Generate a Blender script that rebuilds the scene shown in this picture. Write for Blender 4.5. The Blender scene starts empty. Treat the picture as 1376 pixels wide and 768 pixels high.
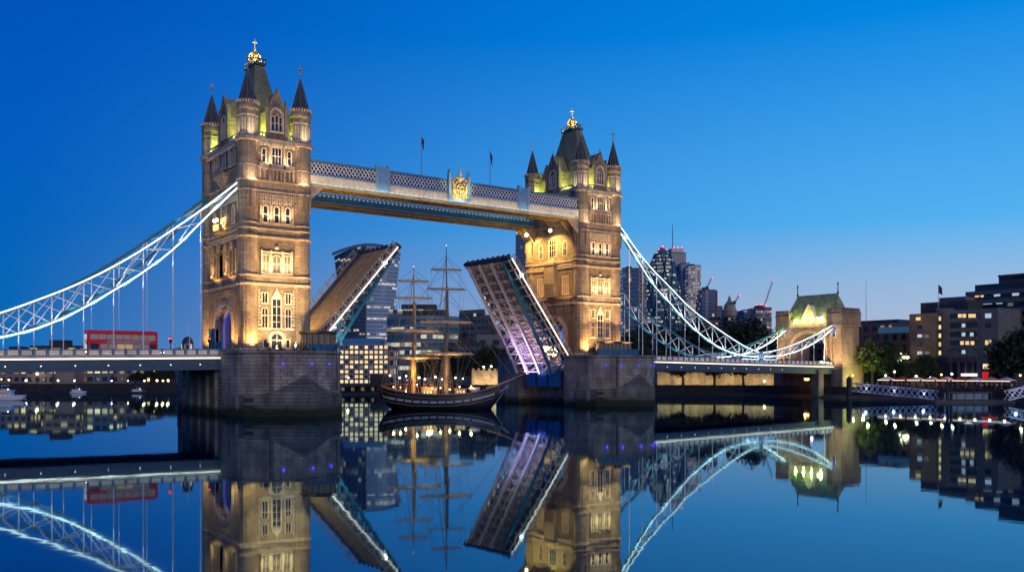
import bpy, math, random
import numpy as np
from mathutils import Matrix, Vector
R = math.radians
random.seed(7)
S = bpy.context.scene
COL = S.collection

# ------------------------------------------------------------------ camera, world, exposure
CX, CY, CZ, YAW, FPX = -64.08, -170.24, 7.76, R(36.24), 1236.29
cam = bpy.data.cameras.new('camera'); cam_o = bpy.data.objects.new('camera', cam); COL.objects.link(cam_o)
cam_o.location = (CX, CY, CZ); cam_o.rotation_euler = (R(90), 0, -YAW)
cam.sensor_width = 36; cam.lens = 36 * FPX / 1376; cam.shift_y = (497.45 - 384) / 1376
cam.clip_start = .5; cam.clip_end = 20000
S.camera = cam_o
S.view_settings.view_transform = 'Standard'; S.view_settings.look = 'None'
S.view_settings.exposure = 0; S.view_settings.gamma = 1
S.cycles.max_bounces = 6; S.cycles.glossy_bounces = 3; S.cycles.diffuse_bounces = 2; S.cycles.transmission_bounces = 2
S.cycles.transparent_max_bounces = 4
S.cycles.use_denoising = True; S.cycles.sample_clamp_indirect = 4; S.cycles.caustics_reflective = False; S.cycles.caustics_refractive = False
S.cycles.blur_glossy = .5; S.cycles.use_light_tree = True

SUN_AZ = R(105)          # where the afterglow sits, clockwise from +Y
W = bpy.data.worlds.new('World'); S.world = W; W.use_nodes = True
nt = W.node_tree; nt.nodes.clear()
def N(t, ty, **k):
    n = t.nodes.new(ty)
    for a, b in k.items(): setattr(n, a, b)
    return n
out = N(nt, 'ShaderNodeOutputWorld'); bg = N(nt, 'ShaderNodeBackground'); nt.links.new(bg.outputs[0], out.inputs[0])
sky = N(nt, 'ShaderNodeTexSky', sky_type='NISHITA', sun_disc=False, sun_elevation=R(-1.5), sun_rotation=SUN_AZ, ozone_density=4.0, air_density=1.0, dust_density=.3)
tc = N(nt, 'ShaderNodeTexCoord'); sep = N(nt, 'ShaderNodeSeparateXYZ'); nt.links.new(tc.outputs['Generated'], sep.inputs[0])
def ramp(stops):
    r = N(nt, 'ShaderNodeValToRGB'); e = r.color_ramp.elements
    while len(e) > 1: e.remove(e[-1])
    for i, (p, c) in enumerate(stops):
        el = e[0] if i == 0 else e.new(p)
        el.position = p; el.color = (*[((x / 255 + .055) / 1.055) ** 2.4 if x > 10 else x / 255 / 12.92 for x in c], 1)
    return r
# elevation (z of the view direction) -> dusk colour, away from and towards the afterglow
ra = ramp([(0, (10, 112, 186)), (.065, (0, 103, 182)), (.2, (0, 93, 190)), (.36, (0, 81, 184)), (1, (0, 48, 125))])
rb = ramp([(0, (192, 186, 204)), (.04, (174, 188, 212)), (.085, (153, 187, 222)), (.15, (84, 179, 242)), (.2, (74, 171, 240)), (.34, (0, 142, 232)), (.6, (0, 104, 205)), (1, (0, 60, 150))])
for r in (ra, rb): nt.links.new(sep.outputs['Z'], r.inputs[0])
dotn = N(nt, 'ShaderNodeVectorMath', operation='DOT_PRODUCT'); nt.links.new(tc.outputs['Generated'], dotn.inputs[0])
dotn.inputs[1].default_value = (math.sin(R(70)), math.cos(R(70)), 0)
mr = N(nt, 'ShaderNodeMapRange'); nt.links.new(dotn.outputs['Value'], mr.inputs[0])
mr.inputs[1].default_value = .45; mr.inputs[2].default_value = 1.0
pw_ = N(nt, 'ShaderNodeMath', operation='POWER'); nt.links.new(mr.outputs[0], pw_.inputs[0]); pw_.inputs[1].default_value = 1.4
mx = N(nt, 'ShaderNodeMix', data_type='RGBA'); nt.links.new(pw_.outputs[0], mx.inputs[0])
nt.links.new(ra.outputs[0], mx.inputs[6]); nt.links.new(rb.outputs[0], mx.inputs[7])
ad = N(nt, 'ShaderNodeMix', data_type='RGBA', blend_type='ADD'); ad.inputs[0].default_value = .015
nt.links.new(mx.outputs[2], ad.inputs[6]); nt.links.new(sky.outputs[0], ad.inputs[7])
nt.links.new(ad.outputs[2], bg.inputs[0]); bg.inputs[1].default_value = 1.0

sl = bpy.data.lights.new('fill_sun', 'SUN'); sl.energy = .85; sl.angle = R(40); sl.color = (1, .82, .66)
so = bpy.data.objects.new('fill_sun', sl); COL.objects.link(so)
so.rotation_euler = (R(68), 0, R(-12))   # soft fill added from behind the viewer to warm the stone

# ------------------------------------------------------------------ picture helpers: where a thing stands in the world
def at(u, fw):
    r = (u - 688) / FPX * fw
    return CX + fw * math.sin(YAW) + r * math.cos(YAW), CY + fw * math.cos(YAW) - r * math.sin(YAW)
def zat(v, fw): return CZ + (497.45 - v) * fw / FPX

# ------------------------------------------------------------------ mesh builder
class MB:
    def __init__(s, m=None): s.v = []; s.f = []; s.mi = []; s.uv = {}; s.m = m or Matrix(); s.cur = 0
    def add(s, vs, fs, uvs=None):
        b = len(s.v); s.v += [tuple(s.m @ Vector(p)) for p in vs]
        for k, f in enumerate(fs):
            if uvs: s.uv[len(s.f)] = uvs[k]
            s.f.append([b + i for i in f]); s.mi.append(s.cur)
        return s
    def box(s, x0, x1, y0, y1, z0, z1):
        return s.add([(x0,y0,z0),(x1,y0,z0),(x1,y1,z0),(x0,y1,z0),(x0,y0,z1),(x1,y0,z1),(x1,y1,z1),(x0,y1,z1)],
                     [(3,2,1,0),(4,5,6,7),(0,1,5,4),(1,2,6,5),(2,3,7,6),(3,0,4,7)])
    def cbox(s, cx, cy, cz, w, d, h): return s.box(cx-w/2, cx+w/2, cy-d/2, cy+d/2, cz-h/2, cz+h/2)
    def beam(s, p, q, w, h=None, up=(0,0,1)):
        h = h or w; p, q = Vector(p), Vector(q); d = (q - p)
        if d.length < 1e-6: return s
        d.normalize(); u = Vector(up)
        if abs(d.dot(u)) > .98: u = Vector((1,0,0)) if abs(d.x) < .9 else Vector((0,1,0))
        a = d.cross(u).normalized() * (w/2); b = a.cross(d).normalized() * (h/2)
        return s.add([p-a-b,p+a-b,p+a+b,p-a+b,q-a-b,q+a-b,q+a+b,q-a+b],
                     [(0,1,2,3),(7,6,5,4),(1,0,4,5),(2,1,5,6),(3,2,6,7),(0,3,7,4)])
    def path(s, pts, w, h=None):
        for a, b in zip(pts, pts[1:]): s.beam(a, b, w, h)
        return s
    def tube(s, pts, r, n=6, caps=True):
        pts = [Vector(p) for p in pts]; rs = r if isinstance(r, (list, tuple)) else [r]*len(pts)
        vs, fs = [], []; ref = None
        for i, p in enumerate(pts):
            t = (pts[min(i+1, len(pts)-1)] - pts[max(i-1, 0)]).normalized()
            if ref is None: ref = Vector((0,0,1)) if abs(t.z) < .9 else Vector((1,0,0))
            a = t.cross(ref).normalized(); b = t.cross(a); ref = -(t.cross(a)).cross(t).cross(t) if False else ref
            for k in range(n):
                an = 2*math.pi*k/n; vs.append(p + a*math.cos(an)*rs[i] + b*math.sin(an)*rs[i])
        for i in range(len(pts)-1):
            for k in range(n): fs.append((i*n+k, i*n+(k+1)%n, (i+1)*n+(k+1)%n, (i+1)*n+k))
        if caps: fs += [tuple(range(n))[::-1], tuple(range((len(pts)-1)*n, len(pts)*n))]
        return s.add(vs, fs)
    def extrude(s, poly, y0, y1):            # poly in x,z pushed along y
        n = len(poly)
        return s.add([(x,y0,z) for x,z in poly]+[(x,y1,z) for x,z in poly],
                     [tuple(range(n)), tuple(range(n,2*n))[::-1]]+[(i,i+n,(i+1)%n+n,(i+1)%n) for i in range(n)])
    def prism(s, poly, z0, z1, top=None):    # poly in x,y pushed up, optional other top outline
        n = len(poly); top = top or poly
        return s.add([(x,y,z0) for x,y in poly]+[(x,y,z1) for x,y in top],
                     [tuple(range(n))[::-1], tuple(range(n,2*n))]+[(i,(i+1)%n,(i+1)%n+n,i+n) for i in range(n)])
    def lathe(s, prof, n=8, c=(0,0), ph=math.pi/8):
        vs, fs = [], []
        for r, z in prof:
            for k in range(n):
                a = 2*math.pi*k/n + ph; vs.append((c[0]+r*math.cos(a), c[1]+r*math.sin(a), z))
        for i in range(len(prof)-1):
            for k in range(n): fs.append((i*n+k, i*n+(k+1)%n, (i+1)*n+(k+1)%n, (i+1)*n+k))
        fs += [tuple(range(n))[::-1], tuple(range((len(prof)-1)*n, len(prof)*n))]
        return s.add(vs, fs)
    def ball(s, c, r, n=8):
        m = n//2
        prof = [(max(r*math.sin(math.pi*i/m), .001), c[2]-r*math.cos(math.pi*i/m)) for i in range(m+1)]
        return s.lathe(prof, n, c[:2])
    def loft(s, rings):                       # rings of (x,y,z) with wrap-around uv in metres
        n = len(rings[0]); vs = [p for r in rings for p in r]; fs = []; uvs = []
        per = [0]
        for k in range(n):
            a, b = rings[0][k], rings[0][(k+1)%n]; per.append(per[-1]+math.dist(a[:2], b[:2]))
        for i in range(len(rings)-1):
            for k in range(n):
                fs.append((i*n+k, i*n+(k+1)%n, (i+1)*n+(k+1)%n, (i+1)*n+k))
                z0, z1 = rings[i][k][2], rings[i+1][k][2]
                uvs.append([(per[k],z0),(per[k+1],z0),(per[k+1],z1),(per[k],z1)])
        s.add(vs, fs, uvs)
        c = s.cur; s.cur = 1
        s.add(rings[-1], [tuple(range(n))]); s.cur = c
        return s
    def build(s, name, mat, parent=None, smooth=False, loc=None, link=True):
        me = bpy.data.meshes.new(name); me.from_pydata(s.v, [], s.f)
        mats = mat if isinstance(mat, (list, tuple)) else [mat]
        for m in mats: me.materials.append(m)
        if len(mats) > 1: me.polygons.foreach_set('material_index', [min(i, len(mats)-1) for i in s.mi])
        if s.uv:
            l = me.uv_layers.new(name='UVMap')
            for fi, us in s.uv.items():
                for li, u in zip(me.polygons[fi].loop_indices, us): l.data[li].uv = u
        if smooth: me.polygons.foreach_set('use_smooth', [True]*len(s.f))
        me.update()
        o = bpy.data.objects.new(name, me)
        if link: COL.objects.link(o)
        if parent: o.parent = parent
        if loc is not None: o.location = loc
        return o

def tag(o, label=None, cat=None, group=None, kind=None):
    if label: o['label'] = label
    if cat: o['category'] = cat
    if group: o['group'] = group
    if kind: o['kind'] = kind
    return o
def thing(name, label, cat, loc=(0,0,0), rz=0, group=None):
    o = bpy.data.objects.new(name, None); COL.objects.link(o); o.location = loc; o.rotation_euler = (0,0,rz)
    o.empty_display_size = .5
    return tag(o, label, cat, group)
def put(src, parent, mat4, name=None):       # linked copy of a part (and its children) at a local matrix
    c = src.copy(); COL.objects.link(c); c.parent = parent; c.matrix_local = mat4
    for ch in src.children:
        d = ch.copy(); COL.objects.link(d); d.parent = c
    return c
KIDS = {}
def kids(o):
    if o.name not in KIDS: KIDS[o.name] = list(o.children)
    return KIDS[o.name]
def dup(o, parent=None, loc=None, rz=None, label=None):
    c = o.copy(); COL.objects.link(c); c.parent = parent
    for ch in kids(o): dup(ch, c)
    if loc is not None: c.location = loc
    if rz is not None: c.rotation_euler = (0,0,rz)
    if label: c['label'] = label
    return c
def T(x,y,z): return Matrix.Translation((x,y,z))
def lamp(kind, loc, energy, color=(1,.7,.4), target=None, size=.15, angle=100, blend=.6, parent=None, sy=None):
    l = bpy.data.lights.new('lamp_light', kind); l.energy = energy; l.color = color
    if kind == 'SPOT': l.spot_size = R(angle); l.spot_blend = blend; l.shadow_soft_size = size
    elif kind == 'POINT': l.shadow_soft_size = size
    elif kind == 'AREA':
        l.size = size
        if sy: l.shape = 'RECTANGLE'; l.size_y = sy
    o = bpy.data.objects.new('lamp_light', l); COL.objects.link(o)
    if target is not None:
        d = Vector(target) - Vector(loc); o.rotation_euler = d.to_track_quat('-Z', 'Y').to_euler()
    o.location = loc
    if parent: o.parent = parent
    return o

# ------------------------------------------------------------------ materials
MATS = {}
def mat(name, col, rough=.7, metal=0, emit=None, es=0, noise=0, nscale=1.0, spec=.5, sample=True):
    if name in MATS: return MATS[name]
    m = bpy.data.materials.new(name); m.use_nodes = True; t = m.node_tree; b = t.nodes['Principled BSDF']
    b.inputs['Base Color'].default_value = (*col, 1); b.inputs['Roughness'].default_value = rough
    b.inputs['Metallic'].default_value = metal; b.inputs['Specular IOR Level'].default_value = spec
    if emit: b.inputs['Emission Color'].default_value = (*emit, 1); b.inputs['Emission Strength'].default_value = es
    if noise:
        c = N(t,'ShaderNodeTexCoord'); nz = N(t,'ShaderNodeTexNoise'); nz.inputs['Scale'].default_value = nscale; nz.inputs['Detail'].default_value = 4
        t.links.new(c.outputs['Object'], nz.inputs['Vector'])
        r = N(t,'ShaderNodeMapRange'); r.inputs[1].default_value=.3; r.inputs[2].default_value=.7; r.inputs[3].default_value = 1-noise; r.inputs[4].default_value = 1+noise
        t.links.new(nz.outputs['Fac'], r.inputs[0])
        v = N(t,'ShaderNodeVectorMath', operation='SCALE'); v.inputs[0].default_value = col; t.links.new(r.outputs[0], v.inputs['Scale'])
        t.links.new(v.outputs[0], b.inputs['Base Color'])
    if es and not sample: m.cycles.emission_sampling = 'NONE'
    MATS[name] = m; return m
def masonry(name, c1, c2, mortar, bw, bh, bump=.4, stain=.35, ms=.03, weed=None):
    m = bpy.data.materials.new(name); m.use_nodes = True; t = m.node_tree; b = t.nodes['Principled BSDF']; L = t.links.new
    b.inputs['Roughness'].default_value = .85
    c = N(t,'ShaderNodeTexCoord'); s = N(t,'ShaderNodeSeparateXYZ'); L(c.outputs['Object'], s.inputs[0])
    a = N(t,'ShaderNodeMath', operation='ADD'); L(s.outputs[0], a.inputs[0]); L(s.outputs[1], a.inputs[1])
    cb = N(t,'ShaderNodeCombineXYZ'); L(a.outputs[0], cb.inputs[0]); L(s.outputs[2], cb.inputs[1])
    br = N(t,'ShaderNodeTexBrick'); L(cb.outputs[0], br.inputs['Vector'])
    br.inputs['Color1'].default_value = (*c1,1); br.inputs['Color2'].default_value = (*c2,1); br.inputs['Mortar'].default_value = (*mortar,1)
    br.inputs['Scale'].default_value = 1; br.inputs['Brick Width'].default_value = bw; br.inputs['Row Height'].default_value = bh
    br.inputs['Mortar Size'].default_value = ms; br.inputs['Mortar Smooth'].default_value = .4; br.offset = .5
    n1 = N(t,'ShaderNodeTexNoise'); n1.inputs['Scale'].default_value = .35; n1.inputs['Detail'].default_value = 6; n1.inputs['Roughness'].default_value = .65
    mp = N(t,'ShaderNodeMapping'); mp.inputs['Scale'].default_value = (1,1,.35); L(c.outputs['Object'], mp.inputs[0]); L(mp.outputs[0], n1.inputs['Vector'])
    r1 = N(t,'ShaderNodeMapRange'); L(n1.outputs['Fac'], r1.inputs[0]); r1.inputs[1].default_value=.35; r1.inputs[2].default_value=.65; r1.inputs[3].default_value=1-stain; r1.inputs[4].default_value=1.1
    n2 = N(t,'ShaderNodeTexNoise'); n2.inputs['Scale'].default_value = 5; n2.inputs['Detail'].default_value = 5; L(c.outputs['Object'], n2.inputs['Vector'])
    r2 = N(t,'ShaderNodeMapRange'); L(n2.outputs['Fac'], r2.inputs[0]); r2.inputs[1].default_value=.3; r2.inputs[2].default_value=.7; r2.inputs[3].default_value=.8; r2.inputs[4].default_value=1.15
    mu = N(t,'ShaderNodeMath', operation='MULTIPLY'); L(r1.outputs[0], mu.inputs[0]); L(r2.outputs[0], mu.inputs[1])
    sc = N(t,'ShaderNodeVectorMath', operation='SCALE'); L(br.outputs['Color'], sc.inputs[0]); L(mu.outputs[0], sc.inputs['Scale'])
    last = sc.outputs[0]
    if weed:
        g = N(t,'ShaderNodeMath', operation='ADD'); L(s.outputs[2], g.inputs[0])
        g2 = N(t,'ShaderNodeMath', operation='MULTIPLY'); L(n1.outputs['Fac'], g2.inputs[0]); g2.inputs[1].default_value = -2.2; L(g2.outputs[0], g.inputs[1])
        rr = N(t,'ShaderNodeMapRange'); L(g.outputs[0], rr.inputs[0]); rr.inputs[1].default_value = weed-1.4; rr.inputs[2].default_value = weed-.3
        mxx = N(t,'ShaderNodeMix', data_type='RGBA'); L(rr.outputs[0], mxx.inputs[0]); mxx.inputs[6].default_value = (.016,.026,.007,1); L(last, mxx.inputs[7]); last = mxx.outputs[2]
    L(last, b.inputs['Base Color'])
    ad = N(t,'ShaderNodeMath', operation='MULTIPLY_ADD'); L(n2.outputs['Fac'], ad.inputs[0]); ad.inputs[1].default_value = .6; L(br.outputs['Fac'], ad.inputs[2])
    inv = N(t,'ShaderNodeMath', operation='SUBTRACT'); L(n2.outputs['Fac'], inv.inputs[0]); L(br.outputs['Fac'], inv.inputs[1])
    bp = N(t,'ShaderNodeBump'); bp.inputs['Strength'].default_value = bump; bp.inputs['Distance'].default_value = .12; L(inv.outputs[0], bp.inputs['Height']); L(bp.outputs[0], b.inputs['Normal'])
    MATS[name] = m; return m
def facade(name, frame, glass, lit, cw, ch, frac, fa=(.12,.88,.2,.85), es=1.5, rowfrac=0, seed=0, rough=.12, band=None, metal=0, glow=.0):
    m = bpy.data.materials.new(name); m.use_nodes = True; t = m.node_tree; b = t.nodes['Principled BSDF']; L = t.links.new
    uv = N(t,'ShaderNodeUVMap'); uv.uv_map = 'UVMap'; s = N(t,'ShaderNodeSeparateXYZ'); L(uv.outputs[0], s.inputs[0])
    def M(op, a, bb=None, c=None):
        n = N(t,'ShaderNodeMath', operation=op)
        for i, x in enumerate((a, bb, c)):
            if x is None: continue
            if isinstance(x, (int, float)): n.inputs[i].default_value = x
            else: L(x, n.inputs[i])
        return n.outputs[0]
    U = M('DIVIDE', s.outputs[0], cw); V = M('DIVIDE', s.outputs[1], ch)
    fu, fv = M('FRACT', U), M('FRACT', V); iu, iv = M('FLOOR', U), M('FLOOR', V)
    win = M('MULTIPLY', M('MULTIPLY', M('GREATER_THAN', fu, fa[0]), M('LESS_THAN', fu, fa[1])), M('MULTIPLY', M('GREATER_THAN', fv, fa[2]), M('LESS_THAN', fv, fa[3])))
    cb = N(t,'ShaderNodeCombineXYZ'); L(iu, cb.inputs[0]); L(iv, cb.inputs[1]); cb.inputs[2].default_value = seed
    wn = N(t,'ShaderNodeTexWhiteNoise'); wn.noise_dimensions = '3D'; L(cb.outputs[0], wn.inputs['Vector'])
    cb2 = N(t,'ShaderNodeCombineXYZ'); L(M('FLOOR', M('DIVIDE', U, 7)), cb2.inputs[0]); L(iv, cb2.inputs[1]); cb2.inputs[2].default_value = seed + 3
    w2 = N(t,'ShaderNodeTexWhiteNoise'); w2.noise_dimensions = '3D'; L(cb2.outputs[0], w2.inputs['Vector'])
    l1 = M('LESS_THAN', wn.outputs['Value'], frac); l2 = M('MULTIPLY', M('LESS_THAN', w2.outputs['Value'], rowfrac), M('LESS_THAN', wn.outputs['Value'], .8))
    litm = M('MULTIPLY', M('MAXIMUM', l1, l2), win)
    var = M('MULTIPLY_ADD', M('FRACT', M('MULTIPLY', wn.outputs['Value'], 57.3)), .85, .15)
    mixc = N(t,'ShaderNodeMix', data_type='RGBA'); L(win, mixc.inputs[0]); mixc.inputs[6].default_value = (*frame,1); mixc.inputs[7].default_value = (*glass,1); L(mixc.outputs[2], b.inputs['Base Color'])
    L(M('MULTIPLY_ADD', win, rough-.6, .6), b.inputs['Roughness']); b.inputs['Metallic'].default_value = metal
    b.inputs['Emission Color'].default_value = (*lit,1); L(M('MULTIPLY', M('MULTIPLY', litm, var), es), b.inputs['Emission Strength'])
    m.cycles.emission_sampling = 'NONE'
    MATS[name] = m; return m

STONE = masonry('tower_ashlar', (.48,.39,.27), (.36,.29,.20), (.2,.16,.11), .95, .42, .6, .5)
RUBBLE = masonry('rock_faced_granite', (.44,.35,.24), (.27,.21,.145), (.13,.10,.07), .48, .26, 1.0, .3, .035)
PIER = masonry('pier_granite', (.50,.45,.37), (.36,.325,.27), (.17,.155,.13), 1.5, .62, .7, .6, .045, weed=1.0)
PIERW = masonry('wet_granite', (.26,.245,.21), (.18,.17,.145), (.05,.05,.045), 1.3, .62, .7, .6, .05, weed=1.3)
ABUT = masonry('abutment_stone', (.36,.29,.21), (.27,.21,.155), (.15,.12,.09), .9, .4, .5, .4)
WALLST = masonry('wharf_wall_stone', (.42,.36,.27), (.3,.26,.2), (.18,.15,.12), .8, .35, .6, .6)
QUAYM = masonry('quay_stone', (.05,.047,.042), (.035,.033,.03), (.02,.02,.02), 1.2, .5, .6, .5)
TRIM = mat('portland_trim', (.66,.58,.43), .8, noise=.25, nscale=1.5)
CORN = mat('cornice_stone', (.46,.38,.27), .8, noise=.3, nscale=1.2)
CARVE = mat('carved_stone', (.36,.29,.2), .85, noise=.4, nscale=3)
SLATE = masonry('slate', (.13,.13,.125), (.08,.08,.08), (.03,.03,.03), .45, .28, .7, .3)
ROOFM = masonry('roof_lead_slate', (.30,.30,.20), (.22,.22,.15), (.04,.042,.03), .6, .35, .6, .35)
GOLD = mat('gilt', (.95,.68,.22), .3, 1)
GREYMET = mat('grey_metal', (.32,.34,.36), .5, .6)
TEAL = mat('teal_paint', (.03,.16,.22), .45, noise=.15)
LBLUE = mat('pale_blue_paint', (.22,.42,.6), .45, noise=.12)
WHITE = mat('white_paint', (.8,.84,.9), .45, noise=.08)
DARKM = mat('dark_steel', (.03,.035,.04), .5)
BLACK = mat('black', (.012,.012,.014), .5)
ROAD = mat('asphalt', (.05,.05,.052), .9, noise=.15)
PLANK = mat('timber_deck', (.42,.29,.12), .8, noise=.3, nscale=.8)
SOFF = mat('walkway_soffit', (.30,.22,.11), .7, noise=.3, nscale=.6)
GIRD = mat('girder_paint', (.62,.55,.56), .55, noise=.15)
BLUEH = mat('blue_hoarding', (.02,.16,.30), .6, noise=.1)
CWB = mat('counterweight_blue', (.02,.13,.42), .5, noise=.1)
LED = mat('led_white', (1,1,1), .5, emit=(.86,1,.96), es=2.6)
LEDW = mat('led_warm', (1,1,1), .5, emit=(1,.84,.62), es=1.7, sample=False)
LEDB = mat('led_blue', (.1,.1,1), .5, emit=(.08,.05,1), es=1.6)
BULBW = mat('bulb_warm', (1,.8,.5), .5, emit=(1,.72,.33), es=14, sample=False)
BULBC = mat('bulb_white', (1,1,1), .5, emit=(1,.95,.85), es=9, sample=False)
BULBO = mat('bulb_orange', (1,.5,.2), .5, emit=(1,.42,.12), es=7, sample=False)
BULBR = mat('bulb_red', (1,.1,.1), .5, emit=(1,.05,.06), es=5, sample=False)
PANE = mat('dark_glass', (.02,.026,.035), .12, spec=.8)
PANEW = mat('lit_glass_warm', (.4,.3,.15), .3, emit=(1,.66,.28), es=.9, sample=False)
PANEY = mat('lit_glass_yellow', (.4,.3,.15), .3, emit=(1,.74,.36), es=1.1, sample=False)
PANEC = mat('lit_glass_cool', (.3,.35,.4), .3, emit=(.75,.88,1), es=.55, sample=False)
PANED = mat('dim_glass', (.1,.1,.1), .3, emit=(.8,.6,.35), es=.16, sample=False)

# ------------------------------------------------------------------ water, ground, banks
wm = bpy.data.materials.new('river_water'); wm.use_nodes = True; t = wm.node_tree; t.nodes.clear(); L = t.links.new
o_ = N(t,'ShaderNodeOutputMaterial'); mixs = N(t,'ShaderNodeMixShader'); L(mixs.outputs[0], o_.inputs[0])
df = N(t,'ShaderNodeBsdfDiffuse'); df.inputs[0].default_value = (.0005,.007,.03,1)
gl = N(t,'ShaderNodeBsdfGlossy'); gl.inputs[0].default_value = (.60,.88,1,1)
fr = N(t,'ShaderNodeFresnel'); fr.inputs[0].default_value = 2.1; L(fr.outputs[0], mixs.inputs[0]); L(df.outputs[0], mixs.inputs[1]); L(gl.outputs[0], mixs.inputs[2])
c = N(t,'ShaderNodeTexCoord'); mp = N(t,'ShaderNodeMapping'); mp.inputs['Scale'].default_value = (.35,.35,1); L(c.outputs['Object'], mp.inputs[0])
nz = N(t,'ShaderNodeTexNoise'); nz.inputs['Scale'].default_value = 1; nz.inputs['Detail'].default_value = 3; L(mp.outputs[0], nz.inputs['Vector'])
bp = N(t,'ShaderNodeBump'); bp.inputs['Strength'].default_value = .038; bp.inputs['Distance'].default_value = .10; L(nz.outputs['Fac'], bp.inputs['Height'])
L(bp.outputs[0], gl.inputs['Normal'])
n3 = N(t,'ShaderNodeTexNoise'); n3.inputs['Scale'].default_value = .02; n3.inputs['Detail'].default_value = 3
mp3 = N(t,'ShaderNodeMapping'); mp3.inputs['Scale'].default_value = (.5,1.6,1); L(c.outputs['Object'], mp3.inputs[0]); L(mp3.outputs[0], n3.inputs['Vector'])
r3 = N(t,'ShaderNodeMapRange'); L(n3.outputs['Fac'], r3.inputs[0]); r3.inputs[1].default_value=.4; r3.inputs[2].default_value=.7; r3.inputs[3].default_value=.018; r3.inputs[4].default_value=.045
L(r3.outputs[0], gl.inputs['Roughness'])
tag(MB().add([(-6000,-3000,0),(6000,-3000,0),(6000,9000,0),(-6000,9000,0)], [(0,1,2,3)]).build('water', wm), kind='structure')

bank = [at(-900,330), at(-200,325), at(0,322), at(228,318), at(480,300), at(700,296), at(880,296), at(1000,288), (166.5,-13), (166.5,-60), (166.5,-160), (166.5,-420)]
QZ = 2.9
far = [(6000,-420), (6000,9000), (-6000,9000), (-6000, 60)]
gm = mat('bank_ground', (.045,.045,.042), .9, noise=.3, nscale=.3)
mb = MB(); poly = bank + far; mb.add([(x,y,QZ) for x,y in poly], [tuple(range(len(poly)))[::-1]])
tag(mb.build('ground', gm), kind='structure')
mb = MB()
for (x0,y0),(x1,y1) in zip(bank, bank[1:]):
    d = Vector((x1-x0,y1-y0,0)).normalized(); n_ = Vector((d.y,-d.x,0))   # outwards (towards the river)
    if n_.dot(Vector((CX-x0,CY-y0,0))) < 0: n_ = -n_
    mb.add([(x0,y0,-2),(x1,y1,-2),(x1,y1,QZ+.25),(x0,y0,QZ+.25),(x0-n_.x*.8,y0-n_.y*.8,QZ+.25),(x1-n_.x*.8,y1-n_.y*.8,QZ+.25),(x0-n_.x*.8,y0-n_.y*.8,QZ-.2),(x1-n_.x*.8,y1-n_.y*.8,QZ-.2)],
           [(0,1,2,3),(3,2,5,4),(4,5,7,6)])
    mb.add([(x0,y0,.9),(x1,y1,.9),(x1+n_.x*5,y1+n_.y*5,-.15),(x0+n_.x*5,y0+n_.y*5,-.15)], [(0,3,2,1)])
tag(mb.build('quay_edge', QUAYM), kind='structure')

# ------------------------------------------------------------------ bridge: shared numbers
LN = 78.65; PHW = 9.63; ZD = 11.2; HA = 5.0
ABX = 171.0
WARM = (1,.54,.17); FL = 3.2

# windows are cached: a frame mesh with a child pane, copied onto every wall
WC = {}
def arch_pts(w, zs, n=8, k=1.0):
    return [(w/2*math.cos(math.pi*i/n), zs + w/2*k*math.sin(math.pi*i/n)) for i in range(n+1)]
def ring(mb, w, W_, z0, zs, y0, y1, k=1.0, n=10):
    a = [(w/2,z0)] + arch_pts(w, zs, n, k) + [(-w/2,z0)]; b = [(W_/2,z0)] + arch_pts(W_, zs, n, k) + [(-W_/2,z0)]
    for i in range(len(a)-1):
        mb.extrude([a[i], b[i], b[i+1], a[i+1]], y0, y1)
def winmesh(w, h, arched, mull, trans, pane, fr=TRIM, bw=.16, k=1.0, proud=.16):
    key = (w,h,arched,mull,trans,pane.name,fr.name,bw,k,proud)
    if key in WC: return WC[key]
    m = MB(); zs = h - (w/2*k if arched else 0)
    if arched:
        ring(m, w, w+2*bw, 0, zs, -proud, .02, k)
        m.box(-w/2-bw-.06, w/2+bw+.06, -proud-.08, .02, -.16, 0)
    else:
        m.box(-w/2-bw, -w/2, -proud, .02, 0, h); m.box(w/2, w/2+bw, -proud, .02, 0, h)
        m.box(-w/2-bw, w/2+bw, -proud-.03, .02, h, h+bw); m.box(-w/2-bw-.06, w/2+bw+.06, -proud-.08, .02, -.16, 0)
    for i in range(1, mull): x = -w/2 + w*i/mull; m.box(x-.05, x+.05, -proud*.7, .02, 0, (zs + w*.35*k) if arched else h)
    for tz in trans: m.box(-w/2, w/2, -proud*.65, .02, tz*h-.05, tz*h+.05)
    f = m.build('window', fr, link=False)
    p = MB()
    if arched: p.extrude([(w/2,0)] + arch_pts(w, zs, 8, k) + [(-w/2,0)], -.05, .03)
    else: p.box(-w/2, w/2, -.05, .03, 0, h)
    pn = p.build('pane', pane, link=False); pn.parent = f
    WC[key] = (f, pn); return WC[key]
def window(parent, fm, a, z, w, h, arched=False, mull=2, trans=(), pane=PANE, fr=TRIM, bw=.16, k=1.0, y=0, proud=.16):
    f, p = winmesh(w, h, arched, mull, tuple(trans), pane, fr, bw, k, proud)
    c = f.copy(); COL.objects.link(c); c.parent = parent; c.matrix_local = fm @ T(a, y, z)
    d = p.copy(); COL.objects.link(d); d.parent = c
    return c

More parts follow.
